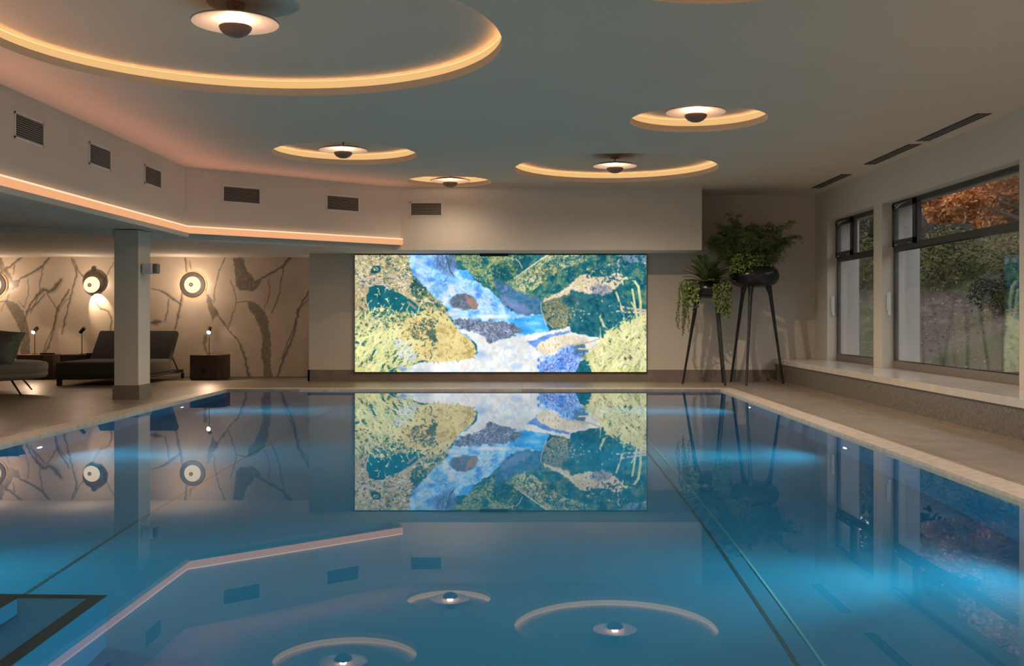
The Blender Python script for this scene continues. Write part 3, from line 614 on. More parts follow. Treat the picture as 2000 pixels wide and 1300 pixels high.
cv.sprinkle([(1060, 495), (1262, 495), (1262, 560), (1215, 560), (1130, 535), (1080, 570)], 160, [(14, 74, 96), (20, 92, 112)], 3.0, .8, 312, 7, .6, spread=.8)
cv.sprinkle([(1150, 576), (1215, 560), (1240, 600), (1215, 640), (1130, 645)], 60, [(12, 78, 100), (40, 112, 120)], 3.5, 1.2, 313, 9, .6, spread=.6)
g_ = (fnoise(cv.h, cv.w, 40, 210, 4)-.5)[..., None]
cv.im = soften(cv.im, 1)*(1+.28*g_)+(rng.random((cv.h, cv.w, 1))-.5)*16
cv.im = cv.im*np.array([1.0, 1.0, .99])+4
PXK = 96.43
t = thing('lightbox_picture', (-.435, YB-.04, 1.37), 'large glowing wall picture of a rocky mountain stream', 'light box')
tx = -.435; tz = 1.37
M_pic = attr_mat('backlit_print', 1.0)
p = pattern_panel('print', cv, lambda a: (a-1020)/PXK-tx, lambda b: CAMZ+(620-b)/PXK-tz, -.012, M_pic, t, .98)
x0, x1 = (692.6-1020)/PXK-tx, (1263.4-1020)/PXK-tx; z1, z0 = CAMZ+(620-497)/PXK-tz, CAMZ+(620-727)/PXK-tz
b = NB()
for a in ((x0, x1, z1-.012, z1), (x0, x1, z0, z0+.012), (x0, x0+.012, z0, z1), (x1-.012, x1, z0, z1)): box(b, a[0], a[1], -.02, .038, a[2], a[3])
obj('frame', b, M_black, t)
t = thing('sensor_bar', ((965-1020)/PXK, YB-.09, 2.555), 'slim black bar on the soffit above the middle of the glowing picture', 'bar')
obj('housing', B(-.29, .29, -.04, .04, -.035, .022, .008), M_black, t); obj('lens_strip', B(-.26, .26, -.044, -.039, -.02, .0), M_grille, t)

# --- marbled wall
mv = Canvas(-330, 495, 612, 750, 1.0)
mv.im[:] = mv.tex([(196, 180, 162), (206, 192, 174), (200, 186, 166)], 60, 7)
VC = (112, 104, 94)
def vein(pts, w, a=.75, col=VC, r=0.8):
    P = [pts[0]]; Wd = [w if not isinstance(w, list) else w[0]]
    for i in range(len(pts)-1):
        (xa, ya), (xb, yb) = pts[i], pts[i+1]; wa = w if not isinstance(w, list) else w[i]; wb = w if not isinstance(w, list) else w[i+1]
        n = max(2, int(math.hypot(xb-xa, yb-ya)/6))
        for k in range(1, n+1):
            f = k/n; j = r if k < n else 0
            P.append((xa+(xb-xa)*f+rng.normal()*j, ya+(yb-ya)*f+rng.normal()*j)); Wd.append((wa+(wb-wa)*f)*(.7+.6*rng.random()))
    mv.stroke(P, Wd, col, a); mv.stroke([(x+1.2, y) for x, y in P], [q*2.2 for q in Wd], col, a*.18)
def vfill(p, a=.8): mv.fill(p, [(120, 110, 98), (100, 94, 86), (140, 128, 114)], 8, 31, 3, .5, soft=1, alpha=a)
def veins(dx=0):
    S = lambda p: [(x+dx, y) for x, y in p]
    vfill(S([(456, 503), (473, 503), (481, 526), (491, 535), (495, 547), (505, 547), (511, 541), (511, 547), (505, 560), (493, 568), (468, 568), (460, 555), (458, 526)]))
    vfill(S([(479, 586), (500, 591), (516, 607), (523, 628), (529, 660), (528, 701), (531, 738), (515, 738), (514, 711), (509, 683), (513, 665), (507, 641), (500, 623), (488, 605)]), .7)
    vfill(S([(402, 562), (409, 580), (420, 600), (426, 612), (414, 628), (411, 612), (404, 598)]), .7); vfill(S([(396, 665), (400, 652), (404, 660), (402, 675), (405, 690), (399, 684)]), .7)
    for p, w in (([(511, 543), (537, 530), (555, 517), (567, 503)], 3.2), ([(555, 518), (548, 549), (546, 572), (530, 612)], 1.6), ([(525, 545), (525, 577), (516, 600)], 1.2),
                 ([(604, 566), (581, 605), (576, 637), (570, 660), (553, 700), (541, 738)], 3), ([(604, 582), (584, 604), (574, 640), (560, 668), (550, 700)], 1.4),
                 ([(439, 503), (426, 535), (419, 563), (417, 591)], 1.8), ([(421, 605), (426, 616), (445, 644), (463, 662), (475, 688), (486, 736)], [3, 2.2, 2, 2.4, 3, 4]),
                 ([(355, 572), (352, 595), (341, 642)], 3), ([(295, 563), (322, 572), (338, 584), (352, 594)], [1.5, 3, 3, 3]), ([(329, 584), (327, 609), (321, 628)], 1.8),
                 ([(361, 503), (364, 530)], 3), ([(370, 510), (373, 526)], 1.6), ([(449, 547), (458, 572), (461, 591), (452, 618), (445, 642)], 1.4), ([(461, 591), (480, 588)], 1.4),
                 ([(295, 630), (305, 629), (316, 628)], [3, 7, 2]),
                 ([(43, 503), (24, 517), (4, 531), (-20, 548)], 3.2), ([(29, 518), (25, 536)], 1.6),
                 ([(119, 547), (108, 562), (94, 570), (84, 566), (72, 577), (58, 596), (52, 608), (48, 626), (38, 655)], [6, 5, 5, 5, 4, 3.5, 3, 2.5, 2]),
                 ([(88, 574), (75, 590), (60, 604), (52, 612)], 2), ([(92, 574), (104, 591), (116, 608)], 2),
                 ([(140, 505), (148, 528), (149, 540), (145, 553), (138, 577), (132, 602), (127, 620), (121, 652)], 2.2), ([(144, 508), (154, 531), (166, 544)], 2.2),
                 ([(222, 512), (204, 544), (196, 570)], 1.4), ([(178, 572), (187, 591), (197, 603), (211, 608), (218, 626), (214, 650)], [2, 3, 2.5, 2, 2, 1.5]),
                 ([(36, 588), (48, 602)], 1), ([(18, 574), (2, 608)], 1.2)): vein(S(p), w)
veins(0); veins(-470)
for xk in (126, 293, 460): mv.stroke([(xk, 500), (xk, 750)], .5, (150, 138, 124), .35)
M_marble = attr_mat('veined_stone', 0, .35)
MK = 2025/YM
o = pattern_panel('wall_marble', mv, lambda a: (a-1020)/MK, lambda b: CAMZ+(620-b)/MK, YM, M_marble, None, 1.0, .05)
tag(o, 'cream marbled wall panel with brown veins behind the loungers', None, None, 'structure')
struct('baseboard_lounge', B(LX, -4.3, YM-.012, YM+.01, 0, .02), M_base)

# ------------------------------------------------------------------ wall lamps
M_opal = emat('opal_glow', (1.0, .78, .52), 1.12); M_halo = emat('halo_ring_led', (1.0, .60, .30), 26)
M_ringw = mat('dark_ash_ring', (.06, .042, .03), .5, var=.2, scale=12)
def wall_lamp(x, z, label, tilt=0):
    t = thing('wall_lamp', (x, YM, z), label, 'wall lamp')
    obj('mount', lathe(NB(), [(0, 0), (.07, 0), (.07, .06), (0, .06)], 32, axis='Y'), M_ringw, t, True)
    if not tilt:
        obj('ring', lathe(NB(), [(0, .055), (.262, .055), (.275, .062), (.262, .074), (.19, .062), (0, .060)], 64, axis='Y'), M_ringw, t, True)
        obj('halo_strip', lathe(NB(), [(.235, .045), (.245, .045), (.245, .053), (.235, .053)], 64, True, axis='Y'), M_halo, t)
        obj('glowing_disc', lathe(NB(), [(0, .105), (.09, .10), (.16, .085), (.178, .070), (.17, .066), (0, .066)], 64, axis='Y'), M_opal, t, True)
        obj('knob', lathe(NB(), [(0, .20), (.03, .198), (.042, .18), (.036, .15), (.012, .12), (.01, .09), (0, .09)], 32, axis='Y'), M_ringw, t, True)
        light('POINT', (0, -.6, 0), 21, (1.0, .74, .54), 'glow', t, size=0)
    else:
        r = obj('ring', lathe(NB(), [(0, .0), (.225, .0), (.235, .006), (.225, .014), (0, .010)], 64, axis='Y'), M_ringw, t, True)
        r.location = (.02, -.08, .045)
        obj('bracket', B(-.045, .045, -.06, -.02, .26, .36, .02, 3), M_ringw, t)
        g = obj('glowing_disc', lathe(NB(), [(0, .02), (.12, .016), (.175, 0), (.17, -.01), (0, -.01)], 64, axis='Y'), M_opal, t, True)
        g.location = (0, -.13, -.02); g.rotation_euler = (math.radians(-8), 0, 0)
        k = obj('knob', lathe(NB(), [(0, .10), (.03, .098), (.042, .08), (.03, .05), (.01, .02), (0, 0)], 32, axis='Y'), M_ringw, t, True); k.location = (-.01, -.14, -.03)
        light('SPOT', (.02, -.17, -.20), 26, (1, .72, .48), 'wash', t, rot=Vector((.05, .17, -.16)), size=0, spot=math.radians(80), blend=.3)
        light('POINT', (0, -.6, .0), 14, (1.0, .74, .54), 'glow', t, size=.0)
    return t
wx = lambda a, d=YM: (a-1020)*d/2025
zz_ = CAMZ+(620-556)*YM/2025
wall_lamp(wx(378), zz_, 'round wall lamp to the right of the column')
wall_lamp(wx(-10.5), zz_, 'round wall lamp cut by the left edge of the photo')
wall_lamp(wx(184), zz_+.02, 'tilted round wall lamp washing the marble wall left of the column', 1)
wall_lamp(wx(-200), zz_, 'round wall lamp farther left')

# ------------------------------------------------------------------ lounge furniture
def side_table(x, y, label, w=.67, d=.56, h=.515, hole=True):
    t = thing('side_table', (x, y, 0), label, 'side table'); c = .13
    P = [(-w/2, -d/2), (w/2-c, -d/2), (w/2, -d/2+c), (w/2, d/2), (-w/2+.0, d/2)]
    bd = obj('body', prism(NB(), P, .02, h-.02), M_rib, t)
    Q = [(a*1.02, b*1.02) for a, b in P]; obj('top', prism(NB(), Q, h-.02, h), M_wood, t)
    obj('plinth', prism(NB(), [(a*.95, b*.95) for a, b in P], 0, .02), M_black, t)
    b = NB()
    for k in range(22):
        xx = -w/2+.02+k*(w-c-.04)/21; box(b, xx-.006, xx+.006, -d/2-.006, -d/2+.002, .03, h-.03)
    for k in range(5):
        f = (k+.5)/5; box(b, w/2-c+c*f-.005, w/2-c+c*f+.005, -d/2+c*f-.008, -d/2+c*f+.004, .03, h-.03)
    obj('fluting', b, M_rib, bd)
    if hole: obj('square_handle', B(-.09, .02, -d/2-.016, -d/2-.004, .13, .24, .004), M_black, bd)
    return t
side_table(wx(403, 21.35), 21.62, 'dark fluted side table right of the column')
side_table(wx(148, 21.5), 21.75, 'dark side table behind the charcoal lounger, left of the column', .68, .45)
side_table(wx(66, 21.5), 21.72, 'dark side table behind the round daybed at far left', .70, .5, hole=False)
M_hot = emat('table_lamp_bulb', (1.0, .86, .68), 45)
def table_lamp(x, y, label, aim, lit=True, h0=.515):
    t = thing('table_lamp', (x, y, h0), label, 'table lamp')
    obj('base', lathe(NB(), [(0, 0), (.055, 0), (.055, .012), (.01, .018), (0, .018)], 32), M_black, t, True)
    obj('stem', lathe(NB(), [(0, .01), (.008, .01), (.008, .46), (0, .46)], 12), M_black, t)
    hd = obj('lamp_head', lathe(NB(), [(0, .09), (.036, .09), (.04, .085), (.04, -.05), (.036, -.05), (.036, -.03), (0, -.03)], 24), M_black, t, True)
    hd.location = (0, 0, .50); hd.rotation_euler = Vector((0, 0, -1)).rotation_difference(aim).to_euler()
    a = aim.normalized()
    bu = obj('bulb', lathe(NB(), [(0, -.085), (.022, -.080), (.036, -.062), (.032, -.04), (0, -.04)], 20), M_hot if lit else M_black, hd, True)
    light('SPOT', Vector((0, 0, .50))+a*.10, 36 if lit else 4, (1, .68, .42), 'beam', t, rot=a, size=.02, spot=math.radians(125), blend=.6)
    light('POINT', Vector((0, 0, .50))+a*.12, 1.2 if lit else .1, (1, .68, .42), 'glow', t, size=0)
    return t
table_lamp(wx(408.5, 21.6), 21.6, 'lit table lamp on the fluted table right of the column', Vector((.03, -.75, -.62)))
table_lamp(wx(160, 21.7), 21.7, 'dark table lamp turned sideways on the table behind the charcoal lounger', Vector((-.66, .22, -.6)), False)
table_lamp(wx(68, 21.7), 21.7, 'lit table lamp on the table behind the round daybed', Vector((-.25, -.7, -.62)))
o = obj('coaster', B(-.08, .08, -.05, .05, 0, .03, .008), M_black); o.location = (wx(174, 21.6), 21.66, .515); tag(o, 'small black dish on the table beside the dark table lamp', 'dish')
o = obj('book', B(-.13, .13, -.07, .07, 0, .035, .006), M_black); o.location = (wx(90, 21.6), 21.66, .515); tag(o, 'small black box at the end of the table behind the round daybed', 'box')

# charcoal lounger
t = thing('double_lounger', (-7.975, 20.75, 0), 'wide charcoal upholstered lounger with raised back behind the column', 'lounger')
def cushion(bm, x0, x1, y0, y1, z0, z1, r=.06, nx=10, ny=10, puff=.02):
    box(bm, x0, x1, y0, y1, z0, z1, r, 4)
    for v in bm.verts:
        if v.co.z > (z0+z1)/2:
            fx = 1-((v.co.x-(x0+x1)/2)/((x1-x0)/2))**2; fy = 1-((v.co.y-(y0+y1)/2)/((y1-y0)/2))**2
            v.co.z += puff*max(0, fx)*max(0, fy)
    return bm
obj('frame', B(-.80, .80, -1.22, 1.22, .13, .19, .01), M_fab_d, t)
obj('mattress', cushion(NB(), -.825, .825, -1.25, .42, .175, .45), M_fab_b, t, True)
b = NB(); box(b, -.82, .82, 0, .82, -.07, .07, .05, 4)
bk = obj('backrest', b, M_fab_d, t, True); bk.location = (0, .33, .36); bk.rotation_euler = (math.radians(50), 0, 0)
for s in (-1, 1):
    obj('leg', B(s*.77-.04, s*.77+.04, -1.20, -1.12, 0, .15, .006), M_fab_d, t)
    w_ = obj('wheel', lathe(NB(), [(0, -.02), (.055, -.02), (.065, -.012), (.065, .012), (.055, .02), (0, .02)], 24, axis='X'), M_black, t, True); w_.location = (s*.80, 1.16, .066)
    obj('strut', tube(NB(), [(s*.74, .62, .52), (s*.74, 1.05, .17)], .012), M_black, t)
# round daybed
t = thing('round_daybed', (-9.30, 17.55, 0), 'round light grey upholstered daybed at the far left edge', 'daybed')
R_ = 1.16
obj('base', lathe(NB(), [(0, .25), (R_-.12, .25), (R_-.03, .27), (R_, .31), (R_-.005, .365), (0, .365)], 96), M_fab_l, t, True)
obj('seat_cushion', lathe(NB(), [(0, .366), (R_-.015, .366), (R_, .385), (R_+.005, .47), (R_-.02, .515), (R_-.10, .535), (0, .545)], 96), M_fab_l, t, True)
for a in (-22, 215, 60, 130):
    ca, sa = math.cos(math.radians(a)), math.sin(math.radians(a))
    obj('leg', tube(NB(), [(ca*(R_-.30), sa*(R_-.30), .27), (ca*(R_-.06), sa*(R_-.06), 0)], [.018, .013]), M_black, t)
b = NB()
prof = []
n = 40; ri, ro2 = R_-.20, R_-.02
vs = []
for k in range(n+1):
    a = math.radians(100+k*120/n); hgt = .545+.26*math.sin(PI*k/n)**.5
    ring = []
    for (r, z) in ((ri, .52), (ri+.02, hgt-.03), ((ri+ro2)/2, hgt), (ro2-.02, hgt-.03), (ro2, .50)):
        ring.append(b.verts.new((r*math.cos(a), r*math.sin(a), z)))
    vs.append(ring)
for p_, q_ in zip(vs, vs[1:]):
    for j in range(5): b.faces.new((p_[j], p_[(j+1) % 5], q_[(j+1) % 5], q_[j]))
b.faces.new(vs[0]); b.faces.new(vs[-1][::-1])
obj('back_roll', b, M_fab_b, t, True)
def pillow(name, loc, w, h, d, rot, m, label):
    b = NB(); n = 14; top = []; bot = []
    for j in range(n+1):
        rt, rb = [], []
        for i in range(n+1):
            u, v = i/n*2-1, j/n*2-1
            e_ = max(0, (1-u**4)*(1-v**4))**.5; pin = 1-.10*(abs(u)**1.5)*(1-abs(v))-.0; pin2 = 1-.10*(abs(v)**1.5)*(1-abs(u))
            x = u*w/2*(1-.07*(1-v*v)*abs(u)); z = v*h/2*(1-.07*(1-u*u)*abs(v))
            rt.append(b.verts.new((x, -d/2*e_, z))); rb.append(b.verts.new((x, d/2*e_, z)))
        top.append(rt); bot.append(rb)
    for g, fl in ((top, 0), (bot, 1)):
        for j in range(n):
            for i in range(n):
                q = (g[j][i], g[j][i+1], g[j+1][i+1], g[j+1][i]); b.faces.new(q if not fl else q[::-1])
    bmesh.ops.remove_doubles(b, verts=b.verts[:], dist=.0005)
    o = obj(name, b, m, None, True); o.location = loc; o.rotation_euler = rot
    return tag(o, label, 'cushion')
pillow('cushion', (-8.66, 17.05, .715), .62, .44, .20, (math.radians(-16), 0, 0), M_cush, 'grey green cushion standing at the front of the round daybed')
pillow('cushion', (-8.80, 17.42, .78), .60, .50, .20, (math.radians(-24), 0, math.radians(4)), M_fab_l, 'light grey cushion behind the grey green one on the daybed')
pillow('cushion', (-8.95, 17.85, .84), .66, .52, .20, (math.radians(-30), math.radians(6), 0), M_cush, 'dark cushion at the back of the round daybed')
# speaker on the column
t = thing('wall_speaker', (-6.0, 16.42, 2.06), 'small white speaker on the right side of the column', 'speaker')
obj('bracket', B(-.02, .03, .02, .08, -.03, .03), M_white, t)
obj('housing', B(.0, .17, -.09, .07, -.085, .085, .03, 4), M_white, t, True)
obj('grille', B(.168, .25, -.075, .06, -.078, .078, .02, 3), M_slat, t, True)

# ------------------------------------------------------------------ pool lamps
M_pl = emat('pool_lamp_glow', (1, .97, .86), 9)
sides = {(-1): ('left', PX0), 1: ('right', PX1)}
for s in (-1, 1):
    nm, x = sides[s]
    for k, y in enumerate((16.1, 11.35, 6.55, 2.2)):
        t = thing('pool_lamp', (x, y, -.88), '%s underwater lamp in the %s pool wall' % (('farthest', 'middle', 'near', 'nearest')[k], nm), 'pool lamp', 'underwater pool lamps')
        sg = -s
        obj('rim', lathe(NB(), [(0, 0), (.075, 0), (.075, sg*.012), (.055, sg*.016), (0, sg*.016)], 32, axis='X'), M_metal, t, True)
        obj('lens', lathe(NB(), [(0, sg*.017), (.052, sg*.017), (.045, sg*.026), (0, sg*.03)], 32, axis='X'), M_pl, t, True)
        light('SPOT', (sg*.05, 0, 0), 500, (1, .92, .66), 'beam', t, rot=Vector((sg*1, 0, .03)), size=.045, spot=math.radians(64), blend=1.0)
        light('SPOT', (sg*.05, 0, 0), 110, (1.0, .92, .74), 'wide_beam', t, rot=Vector((sg*1, 0, .0)), size=.045, spot=math.radians(140), blend=1.0)

# ------------------------------------------------------------------ planters
def planter(cx, cy, legs, zb, zt, rad, label):
    t = thing('planter_stand', (cx, cy, 0), label, 'planter')
    H = zt-zb
    prof = [(0, zb), (rad*.62, zb), (rad*.85, zb+H*.16), (rad*.97, zb+H*.38), (rad, zb+H*.58), (rad*.94, zb+H*.82), (rad*.80, zt), (rad*.74, zt), (rad*.72, zt-.06), (0, zt-.07)]
    obj('pot', lathe(NB(), prof, 64), M_pot, t, True)
    obj('soil', lathe(NB(), [(0, zt-.068), (rad*.715, zt-.068), (rad*.715, zt-.05), (0, zt-.035)], 48), M_soil, t)
    for lx, ly in legs:
        dx, dy = lx-cx, ly-cy; L = math.hypot(dx, dy); ux, uy = dx/L, dy/L; tp = rad*.58
        pts = [(ux*(tp-.02), uy*(tp-.02), zb+.06), (ux*tp, uy*tp, zb-.02), (ux*(tp+.03), uy*(tp+.03), zb-.14)]
        for f in (.3, .6, 1): pts.append((ux*(tp+.03)+(dx-ux*(tp+.03))*f, uy*(tp+.03)+(dy-uy*(tp+.03))*f, (zb-.14)*(1-f)))
        obj('leg', tube(NB(), pts, [.085, .058, .040, .032, .026, .022], 14), M_pot, t, True)
    return t
planter(4.52, 20.23, [(4.18, 20.78), (4.23, 19.58), (5.07, 20.15)], 1.88, 2.27, .49, 'tall black three-legged planter next to the window bench')
planter(3.64, 20.08, [(3.12, 20.17), (3.83, 19.56), (3.97, 20.5)], 1.66, 1.97, .42, 'lower black three-legged planter nearer the glowing picture')

def leafquad(bm, p, d, n, l, w):
    d = d.normalized(); s = d.cross(n)
    if s.length < 1e-4: s = d.cross(Vector((0, 0, 1)))
    if s.length < 1e-4: s = Vector((1, 0, 0))
    s.normalize(); a = p+d*l*.45
    v = [bm.verts.new(p), bm.verts.new(a+s*w/2), bm.verts.new(p+d*l), bm.verts.new(a-s*w/2)]; bm.faces.new(v)
def arch(p0, az, el, L, droop, n):
    pts = [Vector(p0)]; e_ = el
    for k in range(n):
        d = Vector((math.cos(az)*math.cos(e_), math.sin(az)*math.cos(e_), math.sin(e_))); pts.append(pts[-1]+d*L/n); e_ -= droop/n*(.4+1.2*k/n)
    return pts
# airy asparagus fern
t = thing('asparagus_fern', (4.52, 20.23, 2.22), 'airy feathery fern filling the tall black planter', 'plant')
fb = NB(); sb = NB()
for k in range(70):
    az = random.random()*2*PI; el = math.radians(random.uniform(62, 90)); L = random.uniform(.45, 1.12); r0 = random.random()**.5*.30
    if k % 5 == 0: az = PI+random.uniform(-.6, .6); el = math.radians(random.uniform(62, 80)); L = random.uniform(.55, .9)
    pts = arch((math.cos(az)*r0*1.2, math.sin(az)*r0, .0), az, el, L, random.uniform(.5, 1.5), 12)
    tube(sb, pts, [.006]*7+[.004]*6, 4)
    for i in range(3, 13):
        for q_ in range(4):
            a2 = random.random()*2*PI; l2 = random.uniform(.12, .30)*(1.25-.05*i)
            q = arch(pts[i], a2, random.uniform(-.2, .7), l2, 1.5, 5)
            for j in range(1, 6):
                for s2 in range(4):
                    d = Vector((random.gauss(0, 1), random.gauss(0, 1), random.gauss(-.2, .7)))
                    leafquad(fb, q[j], d, Vector((random.gauss(0, 1), random.gauss(0, 1), 1)), random.uniform(.03, .06), .013)
for b_ in (fb, sb):
    for v in b_.verts:
        if v.co.y > .55: v.co.y = .55+(v.co.y-.55)*.35
        if v.co.x < -.85: v.co.x = -.85+(v.co.x+.85)*.4
obj('fronds', fb, M_leaf, t); obj('stems', sb, M_stem, t)
t = thing('ivy_plant', (4.32, 19.93, 2.25), 'bright green leafy plant at the front of the tall planter', 'plant')
fb = NB()
for k in range(420):
    a = random.random()*2*PI; r = random.random()**.5*.26; p = Vector((math.cos(a)*r*1.3, math.sin(a)*r*.5-.03, random.uniform(-.10, .26)-.1*r))
    leafquad(fb, p, Vector((random.gauss(0, 1), random.gauss(-.4, 1), random.gauss(0, .6))), Vector((random.gauss(0, .5), -1, random.gauss(.5, .5))), random.uniform(.035, .07), .045)
obj('leaves', fb, M_leaf2, t)
sb = NB()
for k in range(12):
    a = k*PI/6; tube(sb, arch((0, 0, -.04), a, 1.0, .25, 1.2, 6), .004, 4)
obj('stems', sb, M_stem, t)
# sword fern
t = thing('sword_fern', (3.60, 20.02, 1.93), 'arching sword fern in the lower black planter', 'plant')
fb = NB(); sb = NB()
for k in range(42):
    az = 2*PI*k/42*5+random.gauss(0, .25); el = math.radians(random.choice((78, 62, 45, 28, 12))+random.uniform(-8, 8)); L = random.uniform(.42, .66)
    pts = arch((0, 0, 0), az, el, L, random.uniform(.5, 1.0), 14); tube(sb, pts, .005, 4)
    for i in range(2, 15):
        d = (pts[i]-pts[i-1]).normalized(); sd = d.cross(Vector((0, 0, 1)))
        if sd.length < .01: sd = Vector((1, 0, 0))
        sd.normalize(); up = sd.cross(d)
        for h in (0, .5):
            for s in (-1, 1):
                leafquad(fb, pts[i-1].lerp(pts[i], h), sd*s+d*.75, up, .115*math.sin(PI*min(1, (i+h)/15.5))**.6+.015, .028)
obj('fronds', fb, M_leaf, t); obj('stems', sb, M_stem, t)
# trailing plant
t = thing('trailing_plant', (3.60, 20.0, 1.95), 'trailing plant with hanging beaded strands over the lower planter', 'plant')
fb = NB(); sb = NB()
def strand(x, y, z, L, lw=.03, ll=.045):
    pts = [Vector((x*.5, y*.5, .0)), Vector((x*.85, y*.85, .06)), Vector((x, y, z))]; px = x; py = y; n = int(L/.03)
    for i in range(n): px += random.gauss(0, .006)+.001*(1 if x > 0 else -1); py += random.gauss(0, .004); pts.append(Vector((px, py, z-(i+1)*.03)))
    tube(sb, pts, .0035, 4)
    for p_ in pts[2:]:
        for s in range(2): leafquad(fb, p_, Vector((random.gauss(0, 1), random.gauss(0, 1), random.gauss(-.6, .6))), Vector((random.gauss(0, .6), -1, 0)), ll, lw)
for k in range(16): strand(random.uniform(-.56, -.34), random.uniform(-.35, .1), random.uniform(-.1, .02), random.uniform(.35, .95), .022, .045)
for k in range(9): strand(random.uniform(-.48, -.25), random.uniform(-.42, -.25), random.uniform(-.05, .06), random.uniform(.2, .45), .05, .075)
for k in range(26): strand(random.uniform(.02, .30), random.uniform(-.48, -.38), random.uniform(-.08, .02), random.uniform(.35, .68), .04, .05)
obj('leaves', fb, M_leaf3, t); obj('stems', sb, M_stem, t)

# drain grille slits on the far coping
t = thing('overflow_grille', (wx(981, 18.7), PY1+.09, .004), 'row of thin dark overflow slots in the far pool coping', 'grille')
for k in range(46):
    x = -.72+1.44*k/45; obj('slot', B(x-.008, x+.008, -.05, .05, 0, .002), M_grille, t)

# ------------------------------------------------------------------ garden outside
def ground_mat():
    m = bpy.data.materials.new('leaf_litter_bank'); m.use_nodes = True; nt = m.node_tree; b = nt.nodes['Principled BSDF']; b.inputs['Roughness'].default_value = .95
    tc = nt.nodes.new('ShaderNodeTexCoord'); n1 = nt.nodes.new('ShaderNodeTexNoise'); n1.inputs['Scale'].default_value = 1.1; n1.inputs['Detail'].default_value = 8
    mp = nt.nodes.new('ShaderNodeMapping'); mp.inputs['Scale'].default_value = (.35, .35, 1.6)
    nt.links.new(tc.outputs['Object'], mp.inputs[0]); nt.links.new(mp.outputs[0], n1.inputs['Vector'])
    r = nt.nodes.new('ShaderNodeValToRGB'); cr = r.color_ramp
    cr.elements[0].position = .32; cr.elements[0].color = (0.036, 0.035, 0.007, 1); cr.elements[1].position = .7; cr.elements[1].color = (0.143, 0.105, 0.072, 1)
    for p, c in ((.42, (0.061, 0.063, 0.019, 1)), (.5, (0.094, 0.069, 0.044, 1)), (.6, (0.072, 0.052, 0.036, 1))):
        q = cr.elements.new(p); q.color = c
    nt.links.new(n1.outputs['Fac'], r.inputs[0])
    n2 = nt.nodes.new('ShaderNodeTexNoise'); n2.inputs['Scale'].default_value = 9; n2.inputs['Detail'].default_value = 6; nt.links.new(tc.outputs['Object'], n2.inputs['Vector'])
    mr = nt.nodes.new('ShaderNodeMapRange'); mr.inputs[1].default_value = .3; mr.inputs[2].default_value = .7; mr.inputs[3].default_value = .5; mr.inputs[4].default_value = 1.5; nt.links.new(n2.outputs['Fac'], mr.inputs[0])
    mx = nt.nodes.new('ShaderNodeVectorMath'); mx.operation = 'SCALE'; nt.links.new(r.outputs[0], mx.inputs[0]); nt.links.new(mr.outputs[0], mx.inputs['Scale']); nt.links.new(mx.outputs[0], b.inputs['Base Color'])
    return m
bm = NB(); NX, NY = 60, 70; g = []
for j in range(NY+1):
    row = []
    for i in range(NX+1):
        x = 6.6+i*.55; y = -4+j*.85; s = max(0, (x-8.6)*.50)+max(0, (y-26)*.16)
        z = -.1+s+.18*math.sin(x*.7+y*.33)*min(1, s)+random.uniform(-.06, .06)*min(1, s)
        row.append(bm.verts.new((x, y, z)))
    g.append(row)
for j in range(NY):
    for i in range(NX): bm.faces.new((g[j][i], g[j][i+1], g[j+1][i+1], g[j+1][i]))
struct('garden_ground', bm, ground_mat(), True, 'sloping garden bank with fallen leaves outside the windows')
lf = NB(); rl = random.Random(9)
for _ in range(9000):
    x = rl.uniform(7.2, 22); y = rl.uniform(12, 44); z = -.1+max(0, (x-8.6)*.50)+max(0, (y-26)*.16)+.05
    leafquad(lf, Vector((x, y, z)), Vector((rl.gauss(0, 1), rl.gauss(0, 1), rl.gauss(.5, .4))), Vector((rl.gauss(0, .5), rl.gauss(0, .5), 1)), rl.uniform(.05, .11), .05)
tag(obj('fallen_leaves', lf, mat('fallen_leaf', (.30, .19, .07), .9, var=.7, scale=4)), 'dry fallen leaves scattered over the garden bank', 'leaves', kind='stuff')
def gz(x, y): return -.1+max(0, (x-8.6)*.50)+max(0, (y-26)*.16)
M_or = mat('autumn_orange_leaf', (.50, .20, .055), .7, var=.6, scale=2.5); M_dg = mat('dark_hedge_leaf', (0.021, 0.033, 0.012), .8, var=.6, scale=3); M_ol = mat('olive_shrub_leaf', (.105, .100, .022), .8, var=.6, scale=3); M_bark = mat('bark', (.06, .045, .035), .9, var=.3)
def foliage(bm, c, rad, n, l, w, rnd):
    for _ in range(n):
        d = Vector((rnd.gauss(0, 1), rnd.gauss(0, 1), rnd.gauss(0, 1))).normalized()*(rnd.random()**.4)
        p = Vector((c[0]+d.x*rad[0], c[1]+d.y*rad[1], c[2]+d.z*rad[2]))
        leafquad(bm, p, Vector((rnd.gauss(0, 1), rnd.gauss(0, 1), rnd.gauss(-.3, .6))), Vector((rnd.gauss(0, 1), rnd.gauss(0, 1), 1)), l*(.6+.8*rnd.random()), w)
rnd = random.Random(5)
def tree(x, y, h, clusters, leaf, label, l=.2, w=.13, n=500):
    z = gz(x, y); t = thing('garden_tree', (x, y, z), label, 'tree')
    tb = NB(); tube(tb, [(0, 0, -.2), (.08, .05, h*.3), (-.05, .1, h*.6), (.05, 0, h)], [.16, .13, .10, .05], 10)
    fb = NB()
    for (cx_, cy_, cz_, r) in clusters:
        tube(tb, [(0, .05, h*.45), (cx_*.5, cy_*.5, (cz_-z)*.8), (cx_, cy_, cz_-z)], [.06, .04, .015], 6)
        foliage(fb, (cx_, cy_, cz_-z), (r, r, r*.6), n, l, w, rnd)
    obj('trunk', tb, M_bark, t, True); obj('crown', fb, leaf, t)
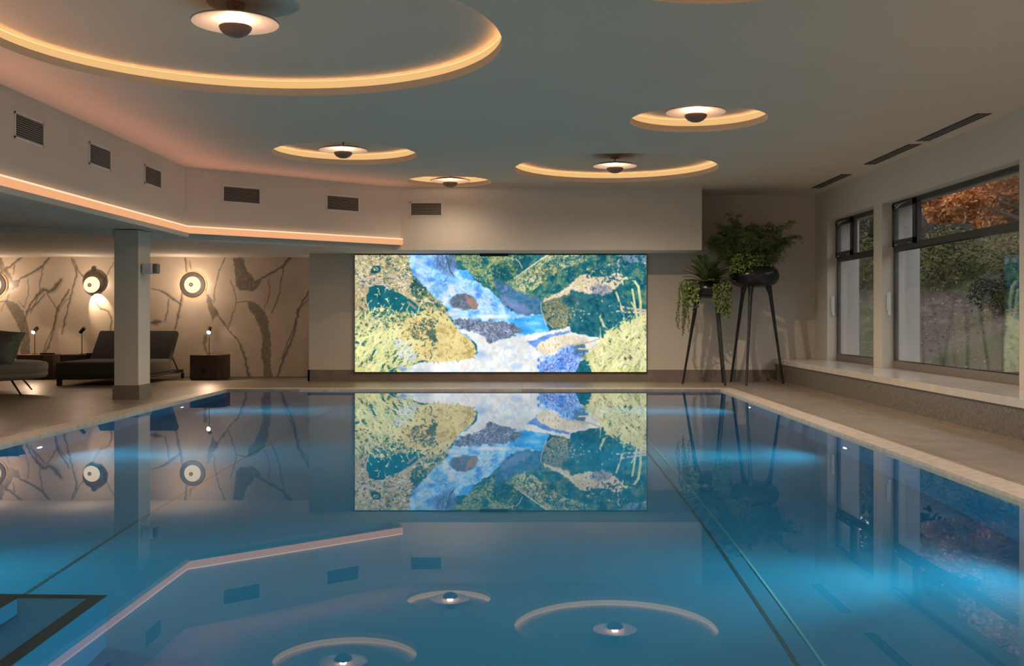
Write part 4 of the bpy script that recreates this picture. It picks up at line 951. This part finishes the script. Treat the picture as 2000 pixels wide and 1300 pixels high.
tree(10.6, 19.3, 4.6, [(.3, 1.0, 4.1, .8), (-.3, 2.3, 4.2, .75), (-.75, 3.5, 3.85, .6), (-.4, 3.0, 3.4, .5), (.9, 1.9, 4.7, .9), (-.9, 1.6, 4.6, .9), (-1.1, .2, 4.5, .9), (.6, 3.6, 4.5, .8), (.1, 4.4, 4.3, .6), (.4, 0, 3.9, .7), (-.2, 5.2, 4.4, .6), (.3, 5.9, 4.5, .6), (-.5, 4.2, 3.9, .5), (.2, 2.6, 3.6, .5), (.5, 3.2, 3.95, .5), (-.6, 6.8, 4.6, .6), (.4, 4.6, 3.9, .5), (.4, 6.4, 4.0, .5), (.1, 7.2, 4.2, .5), (-.5, 5.6, 3.8, .4)], M_or, 'autumn maple with orange leaves behind the big window', .125, .07, 900)
tree(15.5, 33.0, 6.5, [(0, 0, 9, 2.4), (-2, 1, 8, 2.2), (2, -1, 8.5, 2.2), (-1, -2, 7, 2.0)], M_dg, 'dark evergreen tree at the top of the garden bank', .35, .22, 800)
tree(20.5, 38.0, 7.5, [(0, 0, 12, 3.2), (-3, 1, 11, 3), (3, -1, 11, 3), (-1, -2, 9.5, 3)], M_dg, 'tall dark tree farther up the garden bank', .45, .28, 900)
tree(13.0, 38.5, 7.0, [(0, 0, 9, 2.6), (-2.4, 1, 8, 2.6), (2.2, 0, 8, 2.4), (0, -2, 6.6, 2.4)], M_dg, 'dark evergreen tree seen through the small window', .4, .25, 900)
lbl = ['low olive shrub on the garden bank nearest the big window', 'olive shrub on the bank left of the evergreen', 'round shrub halfway up the garden bank', 'dark shrub below the maple', 'wide shrub at the top of the bank', 'shrub on the bank seen through the small window', 'loose shrub beside the wide shrub', 'shrub at the far left of the garden bank', 'upper hedge shrub behind the maple', 'hedge shrub below the tall dark tree']
for i, (x, y, r, m, zo) in enumerate(((8.4, 15.2, .42, M_ol, 0), (12.2, 30.0, 1.3, M_ol, 0), (13.2, 27.5, 1.1, M_ol, 0), (11.8, 25.5, .8, M_dg, 0), (15.0, 31.0, 1.8, M_dg, 0), (10.9, 33.5, 1.4, M_ol, 0), (16.8, 32.0, 1.9, M_ol, 0), (11.5, 37.0, 2.0, M_dg, 0), (17.2, 36.0, 2.4, M_dg, 0), (19.5, 34.5, 2.4, M_dg, 0))):
    t = thing('garden_shrub', (x, y, gz(x, y)), lbl[i], 'shrub', 'shrubs outside the windows')
    fb = NB(); foliage(fb, (0, 0, r*.55), (r, r, r*.7), int(900+1100*r), .07+.035*r, .045+.02*r, rnd); obj('foliage', fb, m, t)
    tb = NB()
    for k in range(6): tube(tb, arch((0, 0, -.1), k*1.05, 1.1, r*.8, .6, 4), .012+.008*r, 5)
    obj('stems', tb, M_bark, t)
